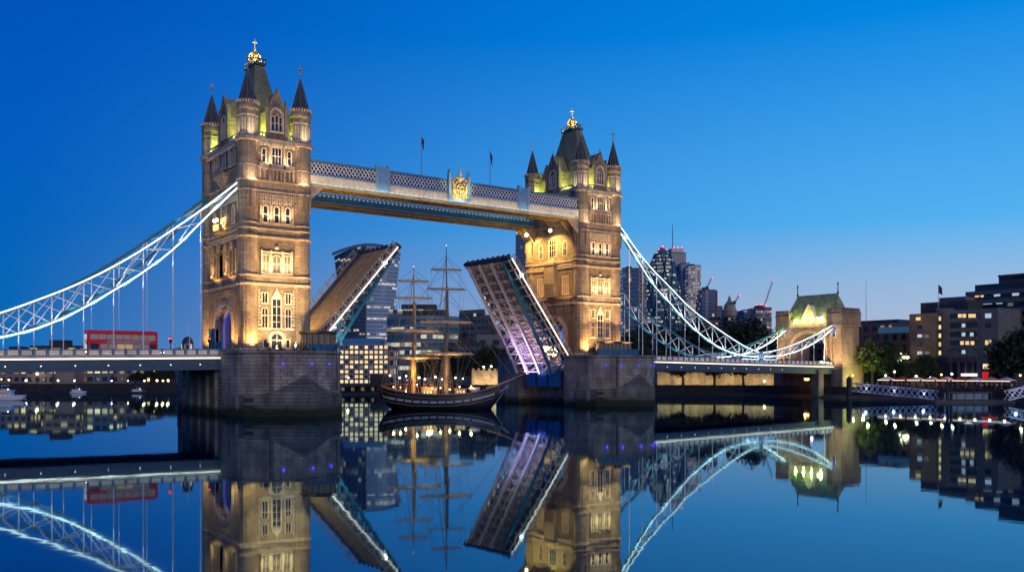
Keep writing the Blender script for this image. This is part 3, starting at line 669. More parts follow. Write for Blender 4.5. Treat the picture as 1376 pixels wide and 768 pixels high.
# ------------------------------------------------------------------ high-level walkways
def make_walkway(yo, yi, front, label):
    X0, X1 = 6.75, LN-6.75; t = thing('high_walkway', label, 'walkway', (LN/2, yo, 41.8))
    s = -1 if yo < yi else 1                                            # outward direction
    P = lambda x, y, z: (x-LN/2, y-yo, z-41.8)
    o = -s                                                               # towards the inside
    # shallow arch: the chord rises a little at the ends
    m = MB(); ymin, ymax = sorted((0, (yi-yo)))
    m.box(X0-LN/2, X1-LN/2, ymin, ymax, .55, .95); m.build('floor', SOFF, t)
    m = MB()
    n = 34
    for k in range(n+1): x = X0-LN/2 + (X1-X0)*k/n; m.box(x-.12,x+.12,ymin+.1,ymax-.1,.1,.55)
    for y in (ymin+.15, (ymin+ymax)/2, ymax-.15): m.box(X0-LN/2,X1-LN/2,y-.15,y+.15,0,.52)
    m.build('soffit_beams', SOFF, t)
    for side_, y in ((0, 0), (1, yi-yo)):
        outw = s if side_ == 0 else -s
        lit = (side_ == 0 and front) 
        m = MB(); m.box(X0-LN/2, X1-LN/2, y-.08, y+.08, .95, 2.25); 
        if lit:
            for k in range(60): x = X0-LN/2 + (X1-X0)*(k+.5)/60; m.box(x-.05,x+.05,y-.13,y+.13,.98,2.2)
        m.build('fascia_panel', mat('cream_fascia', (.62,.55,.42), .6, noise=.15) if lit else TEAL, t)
        m = MB(); yy = y+outw*.35; m.box(X0-LN/2, X1-LN/2, min(y,yy), max(y,yy), .62, .8); m.box(X0-LN/2, X1-LN/2, min(y,y+outw*.22), max(y,y+outw*.22), 2.25, 2.42); m.build('ledge', LBLUE, t)
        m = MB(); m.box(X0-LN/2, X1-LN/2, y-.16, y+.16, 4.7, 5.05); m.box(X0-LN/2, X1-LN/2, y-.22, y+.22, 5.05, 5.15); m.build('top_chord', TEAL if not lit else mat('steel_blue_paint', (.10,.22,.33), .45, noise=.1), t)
        if lit:
            posts = [(6.75,20.5),(23.1,36.8),(42.1,54.9),(57.5,71.5)]
            for a, b in posts:
                m = MB(); nn = round((b-a)/1.55)
                for k in range(nn):
                    xa = a-LN/2 + (b-a)*k/nn; xb = xa + (b-a)/nn; xm = (xa+xb)/2; z0, z1 = 2.42, 4.7; zm = (z0+z1)/2
                    for p_, q_ in (((xa,z0),(xb,z1)),((xa,z1),(xb,z0)),((xm,z0),(xb,zm)),((xm,z0),(xa,zm)),((xm,z1),(xb,zm)),((xm,z1),(xa,zm))):
                        m.beam((p_[0],y,p_[1]),(q_[0],y,q_[1]),.12,.12)
                [m.extrude([(xc+ro*math.cos(g),3.56+ro*math.sin(g)) for g,ro in [(2*math.pi*h/10,.36) for h in range(10)]], y-.03, y+.03) for xc in ()]; m.build('lattice_panel', WHITE, t)
                m = MB(); m.box(a-LN/2+.1,b-LN/2-.1,y+.25*o-.03,y+.25*o+.03,2.4,4.7); m.build('glazing', mat('walkway_glass', (.01,.04,.14), .25, spec=.6), t)
            for xa, xb in ((20.5,23.1),(54.9,57.5)):
                m = MB(); m.box(xa-LN/2,xb-LN/2,y-.3,y+.2,.7,5.6); m.box(xa-.15-LN/2,xa+.35-LN/2,y-.45,y+.2,.6,6); m.box(xb-.35-LN/2,xb+.15-LN/2,y-.45,y+.2,.6,6)
                for k in range(4): x = xa+.55+k*.45-LN/2; m.box(x-.06,x+.06,y-.38,y-.3,2.4,5.2)
                m.build('pylon', LBLUE, t)
            # strip of lamps on the ledge washing the cream fascia
            m = MB()
            for k in range(58):
                x = X0-LN/2+.6+k*1.1
                m.box(x-.42,x+.42,y+outw*.30-.03,y+outw*.30+.03,.8,.85)
            m.build('strip_light', mat('strip_lamp', (1,.9,.7), .5, emit=(1,.82,.6), es=1.1, sample=False), t)
            for k in range(8):
                x = X0-LN/2 + (k+.5)*(X1-X0)/8
                lamp('AREA', (x, y+outw*1.0, .3), 75, (1,.80,.58), (x, y, 2.1), 7.6, parent=t, sy=.15)
        else:
            m = MB(); nn = 60
            for k in range(nn):
                xa = X0-LN/2 + (X1-X0)*k/nn; xb = xa+(X1-X0)/nn; m.beam((xa,y,2.42),(xb,y,4.7),.09); m.beam((xa,y,4.7),(xb,y,2.42),.09)
            m.build('lattice_panel', LBLUE, t)
            if not front and side_ == 1 or (front and side_ == 1):
                pass
    if not front:
        m = MB()
        for k in range(64): x = X0-LN/2 + .5 + k*1.0; m.box(x-.2,x+.2,(yi-yo)-.14,(yi-yo)-.08,2.03,2.09)
        m.build('marker_lights', mat('marker_light',(1,1,1),.5,emit=(.8,.95,1),es=.9,sample=False), t)
    m = MB()                                                             # roof of the walkway
    m.box(X0-LN/2, X1-LN/2, ymin+.1, ymax-.1, 4.85, 5.0); m.build('roof', DARKM, t)
    # brackets where the walkway lands on the towers
    for xe, d in ((X0-LN/2,1),(X1-LN/2,-1)):
        for y in (ymin+.4, ymax-.4):
            m = MB(); m.extrude([(xe-.9*d,.0),(xe+2.6*d,0),(xe-.9*d,-3.4)], y-.25, y+.25); m.build('bracket', CORN, t)
    for k in range(5):
        x = -26 + 13*k
        lamp('AREA', (x, (yi-yo)/2, -2.2), 60, (1,.62,.22), (x, (yi-yo)/2, 0), 11, parent=t, sy=.6)
    return t
walk_f = make_walkway(-10.2, -6.6, True, 'lattice high walkway with the gilded coat of arms and cream lit fascia')
walk_b = make_walkway(10.2, 6.6, False, 'teal high walkway seen below the one with the coat of arms')
# coat of arms > shield, pillars
m = MB(T(39.45-LN/2, -.25, 0)); m.box(-2.65,-2.05,-.35,.35,.6,6.0); m.box(2.05,2.65,-.35,.35,.6,6.0); m.box(-2.05,2.05,-.1,.1,.8,1.3)
for s in (-1,1): m.lathe([(.25,6.0),(.5,6.15),(.5,6.4),(.2,6.5),(.42,6.8),(.3,7.1),(.02,7.3)],8,(s*2.35,0))
arms = m.build('coat_of_arms', LBLUE, walk_f)
m = MB(T(39.45-LN/2, -.55, 0))
m.extrude([(-1.95,1.5),(1.95,1.5),(2.0,5.0),(1.3,5.6),(.7,5.7),(0,6.6),(-.7,5.7),(-1.3,5.6),(-2.0,5.0)], 0, .15)
m.build('backing', mat('dark_gold', (.3,.24,.10), .5), arms)
m = MB(T(39.45-LN/2, -.72, 0))
for k in range(20):
    a = 2*math.pi*k/20; r_ = 1.35; x, z = r_*math.cos(a), 3.4+1.5*math.sin(a); m.ball((x,0,z), .2, 6); x, z = .8*math.cos(a), 3.4+.9*math.sin(a)
    if k % 2: m.ball((x,0,z), .22, 6)
for p in ((-.45,3.9),(.45,3.9),(0,3.0),(0,3.6),(-.5,3.0),(.5,3.0)): m.ball((p[0],0,p[1]), .26, 6)
for x, z, r_ in ((0,5.4,.5),(0,6.1,.42),(0,6.7,.32),(0,7.2,.22),(0,7.6,.15),(-.7,5.5,.3),(.7,5.5,.3),(-1.5,5.2,.22),(1.5,5.2,.22),(-1.6,1.8,.25),(1.6,1.8,.25),(-.8,1.7,.22),(.8,1.7,.22)): m.ball((x,0,z), r_, 6)
for s in (-1,1): m.tube([(s*1.0,0,2.0),(s*1.55,0,2.8),(s*1.5,0,3.8),(s*1.8,0,4.6)], [.22,.25,.2,.12], 6)
m.build('gilt_carving', mat('gilt_carving', (.95,.78,.36), .4, .3), arms)
lamp('SPOT', (39.45-LN/2, -4.2, -.6), 2600, (1,.78,.42), (39.45-LN/2,-.5,4.2), .1, 75, parent=walk_f)
def flagpole(x, y, z, h, label, tilt):
    t = thing('flagpole', label, 'flagpole', (x,y,z)); m = MB(); m.lathe([(.09,0),(.05,h),(.1,h+.05),(.02,h+.2)],6); m.build('pole', GREYMET, t)
    m = MB(); vs=[];fs=[]
    for i in range(7):
        for j in range(7):
            u_, w_ = i/6, j/6; vs.append((.06+u_*.65*(1-.3*w_)+.05*math.sin(w_*6), .25*math.sin(u_*7+w_*4)*u_, h-.1-w_*1.6-u_*1.3*tilt))
    for i in range(6):
        for j in range(6): a=i*7+j; fs.append((a,a+7,a+8,a+1))
    m.add(vs,fs); m.build('flag', mat('navy_flag', (.02,.03,.10), .8), t)
flagpole(31.7,-8.4,46.95,8.6,'slim flagpole with drooping dark flag between the tall tower and the coat of arms',1)
flagpole(48.7,-8.4,46.95,8.2,'slim flagpole with furled dark flag between the coat of arms and the further tower',1.6)

# ------------------------------------------------------------------ bascules
def make_bascule(hx, hz, ang, flip, length, label):
    t = thing('bascule_leaf', label, 'bascule', (hx, 0, hz))
    t.matrix_world = T(hx,0,hz) @ (Matrix.Rotation(math.pi,4,'Z') if flip else Matrix()) @ Matrix.Rotation(-R(ang),4,'Y')
    n = -1 if not flip else 1                                            # local y sign of the downstream (camera) edge
    m = MB(); m.box(0, length, -6.2, 6.2, -.35, 0); m.build('roadway', PLANK, t)
    m = MB()
    for y in (-3.1,0,3.1): m.box(0,length,y-.12,y+.12,.003,.03)
    m.build('wheel_track', mat('timber_light', (.6,.46,.24), .8, noise=.3), t)
    for s in (-1,1): m = MB(); m.box(0,length,*sorted((s*8.8,s*6.2)),-.2,.16); m.build('footway', mat('footway', (.10,.09,.08), .8, noise=.2), t)
    for s in (-1,1):
        m = MB(); y = s*8.75; lattice(m, (0,y,.25), (length,y,.25), 1.0, 24, .07, double=False)
        m.box(0,length,y-.06,y+.06,1.25,1.37); m.box(0,length,y-.06,y+.06,.16,.28)
        for k in range(13): x = k*length/12; m.box(x-.09,x+.09,y-.1,y+.1,.16,1.5)
        m.build('railing', mat('cream_railing', (.50,.44,.36), .6), t)
        m = MB(); m.box(.3,length-.1,*sorted((s*8.95,s*9.08)),-.24,-.02); m.build('light_strip', LEDW, t)
    for k, y in enumerate((-6.7,-2.4,2.4,6.7)):
        d0, d1 = 4.6, .9; zc = lambda x: -.35-(d0+(d1-d0)*(x/length)**.8)
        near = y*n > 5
        m = MB(); NN = 12; pts = [(length*i/NN, y, zc(length*i/NN)) for i in range(NN+1)]
        m.path(pts, .6, .55); m.box(0,length,y-.3,y+.3,-.75,-.35)
        for i in range(NN):
            a, b = pts[i], pts[i+1]; top = lambda p: (p[0], y, -.5)
            m.beam(a, top(a), .3, .3)
            m.beam(a, top(b), .22, .22) if i % 2 else m.beam(top(a), b, .22, .22)
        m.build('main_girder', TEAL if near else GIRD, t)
    m = MB()
    for i in range(13):
        x = .4 + i*(length-.8)/12; dz = 4.6+(.9-4.6)*(x/length)**.8
        m.box(x-.14,x+.14,-8.7,8.7,-1.0,-.35)
        for a, b in ((-6.7,-2.4),(-2.4,2.4),(2.4,6.7)):
            if dz > 1.3:
                m.beam((x,a,-.6),(x,b,-.2-dz),.16); m.beam((x,b,-.6),(x,a,-.2-dz),.16); m.beam((x,a,-.2-dz),(x,b,-.2-dz),.2)
    for y in (-8,-5.3,-3.9,-1.2,0,1.2,3.9,5.3,8): m.box(0,length,y-.08,y+.08,-.7,-.35)
    m.build('cross_frames', mat('cross_frame_paint', (.48,.42,.40), .6, noise=.2), t)
    m = MB()                                                             # locking gear at the toe
    m.box(length,length+.7,-8.6,8.6,-.9,-.05)
    for k in range(9): m.cbox(length+.5, -8+2*k, .1, .5, .6, .7)
    m.build('toe_gear', DARKM, t)
    y = n*9.15; MB(T(length*.84, y, -.2)).lathe([(.1,-.25),(.38,-.15),(.38,.15),(.1,.25)],10).build('edge_lamp', BULBC, t)
    return t
bas_l = make_bascule(7.2, 10.9, 49.1, False, 28.6, 'raised bascule leaf showing its timber roadway')
bas_r = make_bascule(71.0, 10.0, 52.8, True, 28.0, 'raised bascule leaf showing girders washed with purple light')
lamp('SPOT', (60,0,4.5), 15000, (.66,.5,1), (68,0,14), .4, 80)
lamp('SPOT', (52,-3,2.5), 8500, (.9,.66,.5), (60,0,24), .5, 60)
lamp('SPOT', (66.5,3,7.5), 3500, (.6,.42,1), (64,0,20), .3, 110)
lamp('SPOT', (4,2,16), 5200, (1,.66,.3), (20,0,26), .3, 100)
lamp('SPOT', (1,-4,38), 26000, (1,.7,.32), (18,0,24), .3, 60)
lamp('SPOT', (11.5,-11,12.5), 2200, (1,.92,.85), (18,-7,19), .3, 90)

# ------------------------------------------------------------------ suspension chains
def smooth(pts, xs):
    px = np.array([p[0] for p in pts], float); pz = np.array([p[1] for p in pts], float)
    d = np.gradient(pz, px); res = []
    for x in xs:
        i = int(np.clip(np.searchsorted(px, x)-1, 0, len(px)-2)); h = px[i+1]-px[i]; u_ = min(max((x-px[i])/h,0),1)
        res.append((2*u_**3-3*u_**2+1)*pz[i]+(u_**3-2*u_**2+u_)*h*d[i]+(-2*u_**3+3*u_**2)*pz[i+1]+(u_**3-u_**2)*h*d[i+1])
    return res
def dz_(s): return 10.35 - .0145*max(s-PHW,0)                            # road level at a distance from the tower centre
def make_chain(sgn, X0, y, up, lo, hang, label, lit, s0, s1, name='suspension_chain', tealw=.5):
    """sgn: direction away from the tower along the bridge; up/lo: (distance, height)"""
    mid = (s0+s1)/2; t = thing(name, label, 'suspension chain', (X0+sgn*mid, y, dz_(mid)))
    ox, oz = sgn*mid, dz_(mid); o = -1 if y < 0 else 1
    xs = np.linspace(s0, s1, 29); zu, zl = smooth(up, xs), smooth(lo, xs)
    Pu = [(sgn*x-ox, 0, z-oz) for x, z in zip(xs, zu)]; Pl = [(sgn*x-ox, 0, z-oz) for x, z in zip(xs, zl)]
    for nm, P in (('upper_chord', Pu), ('lower_chord', Pl)):
        m = MB(); m.path(P, .5, .48); m.build(nm, TEAL, t)
        for dz in ((.05,) if nm == 'upper_chord' else (.06,)):
            m = MB(); yy = o*.29
            m.path([(p[0], yy, p[2]+dz) for p in P], .07, (.21 if X0 == 0 else .13) if lit else .1); m.build('light_strip', LED if lit else mat('led_dim', (.5,.9,1), .5, emit=(.35,.62,.72), es=.7, sample=False), t)
        if lit and nm == 'lower_chord':
            m = MB(); m.path([(p[0], -o*.29, p[2]+.1) for p in P], .07, .2); m.build('light_strip', LED, t)
    hs = [h for h in hang if s0 < h < s1]; st = [s0+.3]+hs+[s1-.3]
    zU, zL = smooth(up, st), smooth(lo, st)
    for i in range(len(st)-1):
        m = MB(); a, b = st[i], st[i+1]
        if i: m.beam((sgn*a-ox,0,zU[i]-oz),(sgn*a-ox,0,zL[i]-oz),.2,.2)
        mx_ = (a+b)/2; zmu, zml = smooth(up,[mx_])[0], smooth(lo,[mx_])[0]
        m.beam((sgn*a-ox,.08,zU[i]-oz),(sgn*b-ox,.08,zL[i+1]-oz),.17,.17); m.beam((sgn*a-ox,-.08,zL[i]-oz),(sgn*b-ox,-.08,zU[i+1]-oz),.17,.17)
        m.build('bracing', mat('chain_bracing', (.75,.78,.78), .5, emit=(.8,.85,.8), es=.28 if False else 0), t)
    for h, zl_ in zip(hs, zL[1:-1]):
        zb = dz_(h); m = MB(T(sgn*h-ox,0,0))
        if zl_ - zb > .8:
            m.lathe([(.13,zb-oz-.1),(.10,zb-oz+1.5),(.09,zl_-oz-.5),(.16,zl_-oz-.3),(.16,zl_-oz)],6)
            m.lathe([(.2,zb-oz),(.2,zb-oz+1.2),(.13,zb-oz+1.35)],6); m.build('hanger', WHITE, t)
    for i in range(len(st)-1):
        a, b = st[i], st[i+1]; P = (sgn*(a+b)/2-ox, -.75, (zL[i]+zL[i+1])/2-oz-.9)
        lo_ = lamp('AREA', P, 26*(b-a)*(1 if lit else .35), (.9,1,.98), (P[0], 0, P[2]+3.2), .25, parent=t, sy=.25); lo_.data.size = (b-a)*.8  # unseen area lamps added below the chain to whiten its bracing
    return t
UL = [(6.2,41.5),(12.5,36),(17,32.4),(25.3,26.2),(31.8,22.2),(38.5,18.9),(43.8,16.6),(50,14.4),(59.5,12.6)]
LL = [(6.2,40.6),(12.7,33.8),(17.4,28.7),(22.4,24.4),(27.6,20.7),(31.8,17.9),(36.7,15.2),(41.2,13.5),(46,12.4),(52,11.7),(59.5,11.6)]
UR = [(6.2,43),(8.6,41.3),(12.5,37.4),(17.7,33.1),(24.5,28.5),(31.4,23.9),(38.7,20.2),(46.2,16.85),(53.9,13.9),(59.6,12.5)]
LR = [(6.2,42),(8.6,39.7),(13.8,34),(19,28.6),(24.5,24.6),(30,20.4),(36.5,16.6),(43,13.7),(50.8,11.9),(59.6,11.4)]
SU = [(59.6,12.5),(63.6,12.9),(74.7,15.2),(85.5,18.5),(92.3,21)]
SL = [(59.6,11.4),(66,11.7),(74.7,13.0),(85.5,16.5),(92.3,20)]
HL = [12.9,17.6,22.5,27.2,31.8,36.5,41.2,46,50.5]; HR = [11.0,15.4,20.2,25,30.2,35.4,40.5,45.5,51]
HS = [67,72.5,78,83.5,88.5]
CHN = [(-1,0,-8.3,UL,LL,HL,'brightly lit white truss chain sweeping down above the red bus',True,6.3,59.5),
       (-1,0,8.3,UL,LL,HL,'dim teal truss chain on the far side of the bus roadway',False,6.3,59.5),
       (1,LN,-8.3,UR,LR,HR,'lit truss chain dropping from the further tower, on the river viewer side',True,6.3,59.6),
       (1,LN,8.3,UR,LR,HR,'dim teal truss chain dropping from the further tower behind the lit one',False,6.3,59.6)]
for a in CHN: make_chain(*a)
for sgn, X0, who in ((1,LN,'at the gatehouse end'),(-1,0,'at the bus end')):
    for y in (-8.3,8.3):
        make_chain(sgn, X0, y, SU, SL, HS, 'short %s truss chain rising to the landward gate %s' % ('bright lit' if y<0 else 'dim far-side', who), y<0 or sgn>0, 59.6, 92.2, 'short_chain')
        # the link where the two chains meet, with its shield
        t = thing('chain_link_post', '%s link post with painted shield where the chains meet %s' % ('river-facing' if y<0 else 'inner far-side', who), 'link post', (X0+sgn*59.6, y, dz_(59.6)))
        m = MB(); m.box(-1,1,-.5,.5,-1.6,.9); m.box(-1.2,1.2,-.45,.45,.9,2.9); m.box(-.8,.8,-.4,.4,2.9,3.3); m.build('post', LBLUE, t)
        m = MB(); m.extrude([(-.5,2.6),(.5,2.6),(.5,1.8),(0,1.2),(-.5,1.8)], -.52,-.46); m.build('shield', mat('white_shield', (.8,.8,.8), .5), t)
        m = MB(); m.box(-.1,.1,-.56,-.53,1.45,2.58); m.box(-.46,.46,-.56,-.53,2.05,2.25); m.build('red_cross', mat('red_paint', (.6,.02,.02), .5), t)

# ------------------------------------------------------------------ side spans
def make_span(sgn, X0, label):
    s0, s1 = PHW+.05, (92.2 if sgn > 0 else 92.2)
    t = thing('side_span', label, 'bridge span', (X0+sgn*s0, 0, dz_(s0)))
    zz = lambda s: -.0145*(s-s0)
    def slab(m, y0, y1, za, zb, a=s0, b=s1):
        x0, x1 = sgn*(a-s0), sgn*(b-s0)
        m.add([(x0,y0,za+zz(a)),(x1,y0,za+zz(b)),(x1,y1,za+zz(b)),(x0,y1,za+zz(a)),(x0,y0,zb+zz(a)),(x1,y0,zb+zz(b)),(x1,y1,zb+zz(b)),(x0,y1,zb+zz(a))],
              [(3,2,1,0),(4,5,6,7),(0,1,5,4),(1,2,6,5),(2,3,7,6),(3,0,4,7)])
    m = MB(); slab(m,-5.2,5.2,-.6,0); m.build('roadway', ROAD, t)
    m = MB(); slab(m,-.06,.06,.004,.012); m.build('centre_line', mat('road_white', (.75,.75,.75), .7), t)
    for s in (-1,1): m = MB(); slab(m,*sorted((s*9.0,s*5.2)),-.5,.13); m.build('footway', mat('paving', (.2,.19,.18), .8, noise=.15), t)
    for y in (-8.7, 8.7):
        m = MB(); slab(m,y-.28,y+.28,-2.3,-.75); slab(m,y-.42,y+.42,-2.45,-2.3); slab(m,y-.4,y+.4,-.75,-.55); m.build('edge_girder', mat('girder_dark_blue', (.05,.10,.15), .5, noise=.15), t)
        o = -1 if y < 0 else 1
        m = MB(); slab(m, *sorted((y+o*.36,y+o*.44)), -.5,-.28); m.build('light_strip', LEDW, t)
        m = MB(); slab(m,y-.16,y+.16,1.05,1.2); slab(m,y-.2,y+.2,.13,.25)
        n = 42
        for k in range(n+1):
            s_ = s0 + (s1-s0)*k/n; slab(m,y-.17,y+.17,.1,1.3,max(s_-.15,s0),min(s_+.15,s1))
        m.build('parapet', mat('parapet_blue', (.06,.15,.26), .5), t)
    src = None
    for k in range(42):
        for y in (-8.7,) :
            s_ = s0 + (s1-s0)*(k+.5)/42
            if src is None:
                m = MB(); w = .72
                m.box(-w,w,-.04,.04,.28,.38); m.box(-w,w,-.04,.04,.92,1.03)
                for q in range(4):
                    x = -w+.18+q*.36; m.box(x-.03,x+.03,-.05,.05,.38,.92)
                for q in range(3):
                    x = -w+.36+q*.36; m.lathe([(.02,.5),(.13,.6),(.13,.7),(.02,.8)],6,(x,0))
                m.box(-w,w,-.015,.015,.36,.94)
                src = m.build('parapet_panel', mat('parapet_cream', (.62,.57,.5), .6), t, loc=(sgn*(s_-s0), y, zz(s_)))
            else:
                c = src.copy(); COL.objects.link(c); c.parent = t; c.location = (sgn*(s_-s0), y, zz(s_))
    m = MB()
    for k in range(17):
        s_ = s0+1+k*5.5
        if s_ < s1: slab(m,-8.4,8.4,-1.9,-.6,s_-.2,s_+.2)
    m.build('cross_girder', DARKM, t)
    for k in range(6):
        s_ = s0+7.5+k*15; lamp('AREA', (sgn*(s_-s0), -9.9, zz(s_)+.1), 42, (1,.84,.7), (sgn*(s_-s0), -8.7, zz(s_)+.7), 14, parent=t, sy=.12)
    for k in range(12):
        s_ = s0+3.5+k*5; m = MB(T(sgn*(s_-s0), -8.99, zz(s_)-1.5)); m.box(-.09,.09,-.06,.0,-.09,.09); m.build('marker_lamp', mat('marker', (1,1,.9), .5, emit=(1,.95,.75), es=1.6, sample=False), t)
    return t
make_span(-1, 0, 'approach deck carrying the red bus, cream parapet over a white light line')
make_span(1, LN, 'far approach deck running to the gatehouse with a white light line')

# ------------------------------------------------------------------ abutment gatehouse
def make_gate(X0, sgn, label):
    t = thing('gatehouse', label, 'gatehouse', (X0, 0, QZ)); Z = lambda z: z-QZ
    F = T(0,0,0) @ Matrix.Rotation(-math.pi/2,4,'Z') if sgn > 0 else Matrix.Rotation(math.pi/2,4,'Z')
    D = 9.0; yw = 11.2; zr = dz_(92.3)
    m = MB(F); hw = 6.2; zs = Z(13.4)
    poly = [(-yw,Z(zr)-.2),(-hw,Z(zr)-.2)]+[(-hw*math.cos(math.pi*i/16), zs+5.6*math.sin(math.pi*i/16)) for i in range(17)]+[(hw,Z(zr)-.2),(yw,Z(zr)-.2),(yw,Z(21.6)),(-yw,Z(21.6))]
    m.extrude(poly, 0, D); m.box(-yw,yw,.02,D,-3,Z(zr)-.2)
    m.build('wall', ABUT, t)
    m = MB(F); ring(m, 12.4, 13.3, Z(zr)-.2, zs, -.3,.3,.9,18); ring(m, 13.3, 14.4, Z(zr)-.2, zs, -.15,.2,.9,18); m.build('arch_moulding', CORN, t)
    for s in (-1,1):
        m = MB(F); a0, a1 = sorted((s*6.6, s*(yw+.5))); m.box(a0,a1,-.5,D+.4,Z(20.6),Z(21.4)); m.box(a0+.1,a1-.1,-.35,D+.3,Z(21.4),Z(25.2)); m.box(a0-.05,a1+.05,-.5,D+.45,Z(24.2),Z(24.5))
        k = a0+.1
        while k < a1-.3: m.box(k,k+.55,-.4,.05,Z(25.2),Z(26.1)); m.box(k,k+.55,D-.1,D+.35,Z(25.2),Z(26.1)); k += 1.0
        for e in (a0+.1, a1-.5):
            q = .7
            while q < D-.5: m.box(e,e+.4,q,q+.55,Z(25.2),Z(26.1)); q += 1.05
        m.box(min(s*8.2,s*(yw+.9)), max(s*8.2,s*(yw+.9)), -.6, D+.8, -3, Z(zr)+.4)
        m.prism([(min(s*9.4,s*(yw+.8)),-.5),(max(s*9.4,s*(yw+.8)),-.5),(max(s*9.4,s*(yw+.8)),D+.5),(min(s*9.4,s*(yw+.8)),D+.5)], Z(zr)+.4, Z(14.8), [(min(s*9.4,s*yw),0),(max(s*9.4,s*yw),0),(max(s*9.4,s*yw),D),(min(s*9.4,s*yw),D)])
        m.box(min(s*8.0,s*8.6),max(s*8.0,s*8.6),-.55,.2,Z(zr)-2,Z(20.7)); m.build('corner_turret', ABUT, t)
    m = MB(F); m.box(-6.6,6.6,-.3,.05,Z(20.8),Z(21.6)); m.box(-6.6,6.6,-.15,.2,Z(21.6),Z(22.6))
    for k in range(12): a=-6.4+k*1.1; m.box(a,a+.55,-.15,.2,Z(22.6),Z(23.2))
    m.build('parapet', CORN, t)
    m = MB(F); b = [(-9.6,.6),(9.6,.6),(9.6,D-.6),(-9.6,D-.6)]; tp = [(-7.0,D/2-.3),(7.0,D/2-.3),(7.0,D/2+.3),(-7.0,D/2+.3)]
    m.prism(b, Z(22.2), Z(30.3), tp); m.box(-7.1,7.1,D/2-.15,D/2+.15,Z(30.3),Z(30.7))
    r_ = m.build('roof', mat('copper_green_slate', (.30,.33,.17), .8, noise=.35, nscale=.8), t)
    m = MB(F)
    for a in (-7.1,7.1): m.lathe([(.2,Z(30.4)),(.3,Z(31)),(.15,Z(31.4)),(.12,Z(33)),(.25,Z(33.4)),(.05,Z(34.2))],6,(a,D/2))
    m.build('roof_finial', DARKM, r_)
    m = MB(F @ T(-.0,0,0)); m.extrude([(-2.2,Z(21.6)),(2.2,Z(21.6)),(2.2,Z(23.5)),(0,Z(27.4)),(-2.2,Z(23.5))], .2, 3.5); m.beam((-2.3,.15,Z(23.3)),(0,.15,Z(27.6)),.25); m.beam((2.3,.15,Z(23.3)),(0,.15,Z(27.6)),.25); m.build('gable', TRIM, t)
    window(t, F, 0, Z(22.3), 1.4, 2.0, True, 2, (.5,), pane=PANEY, y=.2)
    for a in (-8.9, 8.9): window(t, F, a, Z(17.5), .9, 2.0, True, 1, (), y=0)
    for a in (-8.9, 8.9):
        m = MB(F @ T(a,-.08,Z(19.4))); m.extrude([(-.5,.6),(.5,.6),(.5,-.1),(0,-.7),(-.5,-.1)],-.1,.05); m.build('blue_shield', mat('blue_shield', (.03,.08,.45), .5), t)
    if sgn > 0:
        for a in (-4.2,-1.4,1.4,4.6):
            p = F @ Vector((a,-.4,Z(22.9))); lamp('POINT', p, 800, (.85,1,.2), size=.3, parent=t)
            p = F @ Vector((a,-.35,Z(23.0)))
        for a in (4.9,): MB(F @ T(a,-.4,Z(23.3))).ball((0,0,0),.42,8).build('bulb', BULBC, t); 
        MB(F @ T(3.6,-.4,Z(23.3))).ball((0,0,0),.35,8).build('bulb', BULBW, t)
        p = F @ Vector((4.9,-.6,Z(23.4))); lamp('POINT', p, 600, (1,.9,.55), size=.4, parent=t)
        for a, e in ((-9.5,6000),(9.5,8000),(0,5000)):
            p = F @ Vector((a,-7,Z(9.9))); q = F @ Vector((a,0,Z(17))); lamp('SPOT', p, e, (1,.6,.26), q, .2, 110, parent=t)
        p = F @ Vector((9.0,-3.0,Z(4.5))); lamp('SPOT', (4,-yw-6,Z(3.6)), 1800, (1,.78,.18), (4,-yw,Z(7)), .2, 120, parent=t)
        lamp('SPOT', (-2.5,-17,Z(9.8)), 5000, (1,.62,.3), (0,-11.3,Z(14)), .2, 100, parent=t)
        lamp('POINT', (4.5,2,Z(13)), 110, (.75,.5,1), size=.4, parent=t)
    return t
make_gate(ABX, 1, 'gatehouse at the bridge end with steep green-lit roof and battlements')
make_gate(-92.3, -1, 'landward gatehouse on the bank past the red bus')

# ------------------------------------------------------------------ on the bridge: bus, cars, kiosk, signals, cabins, people
def wheel(parent, x, y, z, r, w, d=1):
    m = MB(T(x,y,z) @ Matrix.Rotation(math.pi/2,4,'X')); m.lathe([(r*.6,-w/2),(r,-w/2+.03),(r,w/2-.03),(r*.6,w/2)],16,ph=0); wh = m.build('wheel', BLACK, parent)
    m = MB(T(x,y-d*.02,z) @ Matrix.Rotation(math.pi/2,4,'X')); m.lathe([(r*.15,-w/2-.03),(r*.58,-w/2-.02),(r*.58,w/2+.02),(r*.15,w/2+.03)],12,ph=0); m.build('rim', GREYMET, wh)
RED = mat('bus_red', (.75,.012,.02), .3, spec=.6)
def rrect(x0,x1,z0,z1,r,n=4):
    p=[]
    for cx_,cz_,a0 in ((x1-r,z0+r,-90),(x1-r,z1-r,0),(x0+r,z1-r,90),(x0+r,z0+r,180)):
        for i in range(n+1): a=R(a0+90*i/n); p.append((cx_+r*math.cos(a),cz_+r*math.sin(a)))
    return p
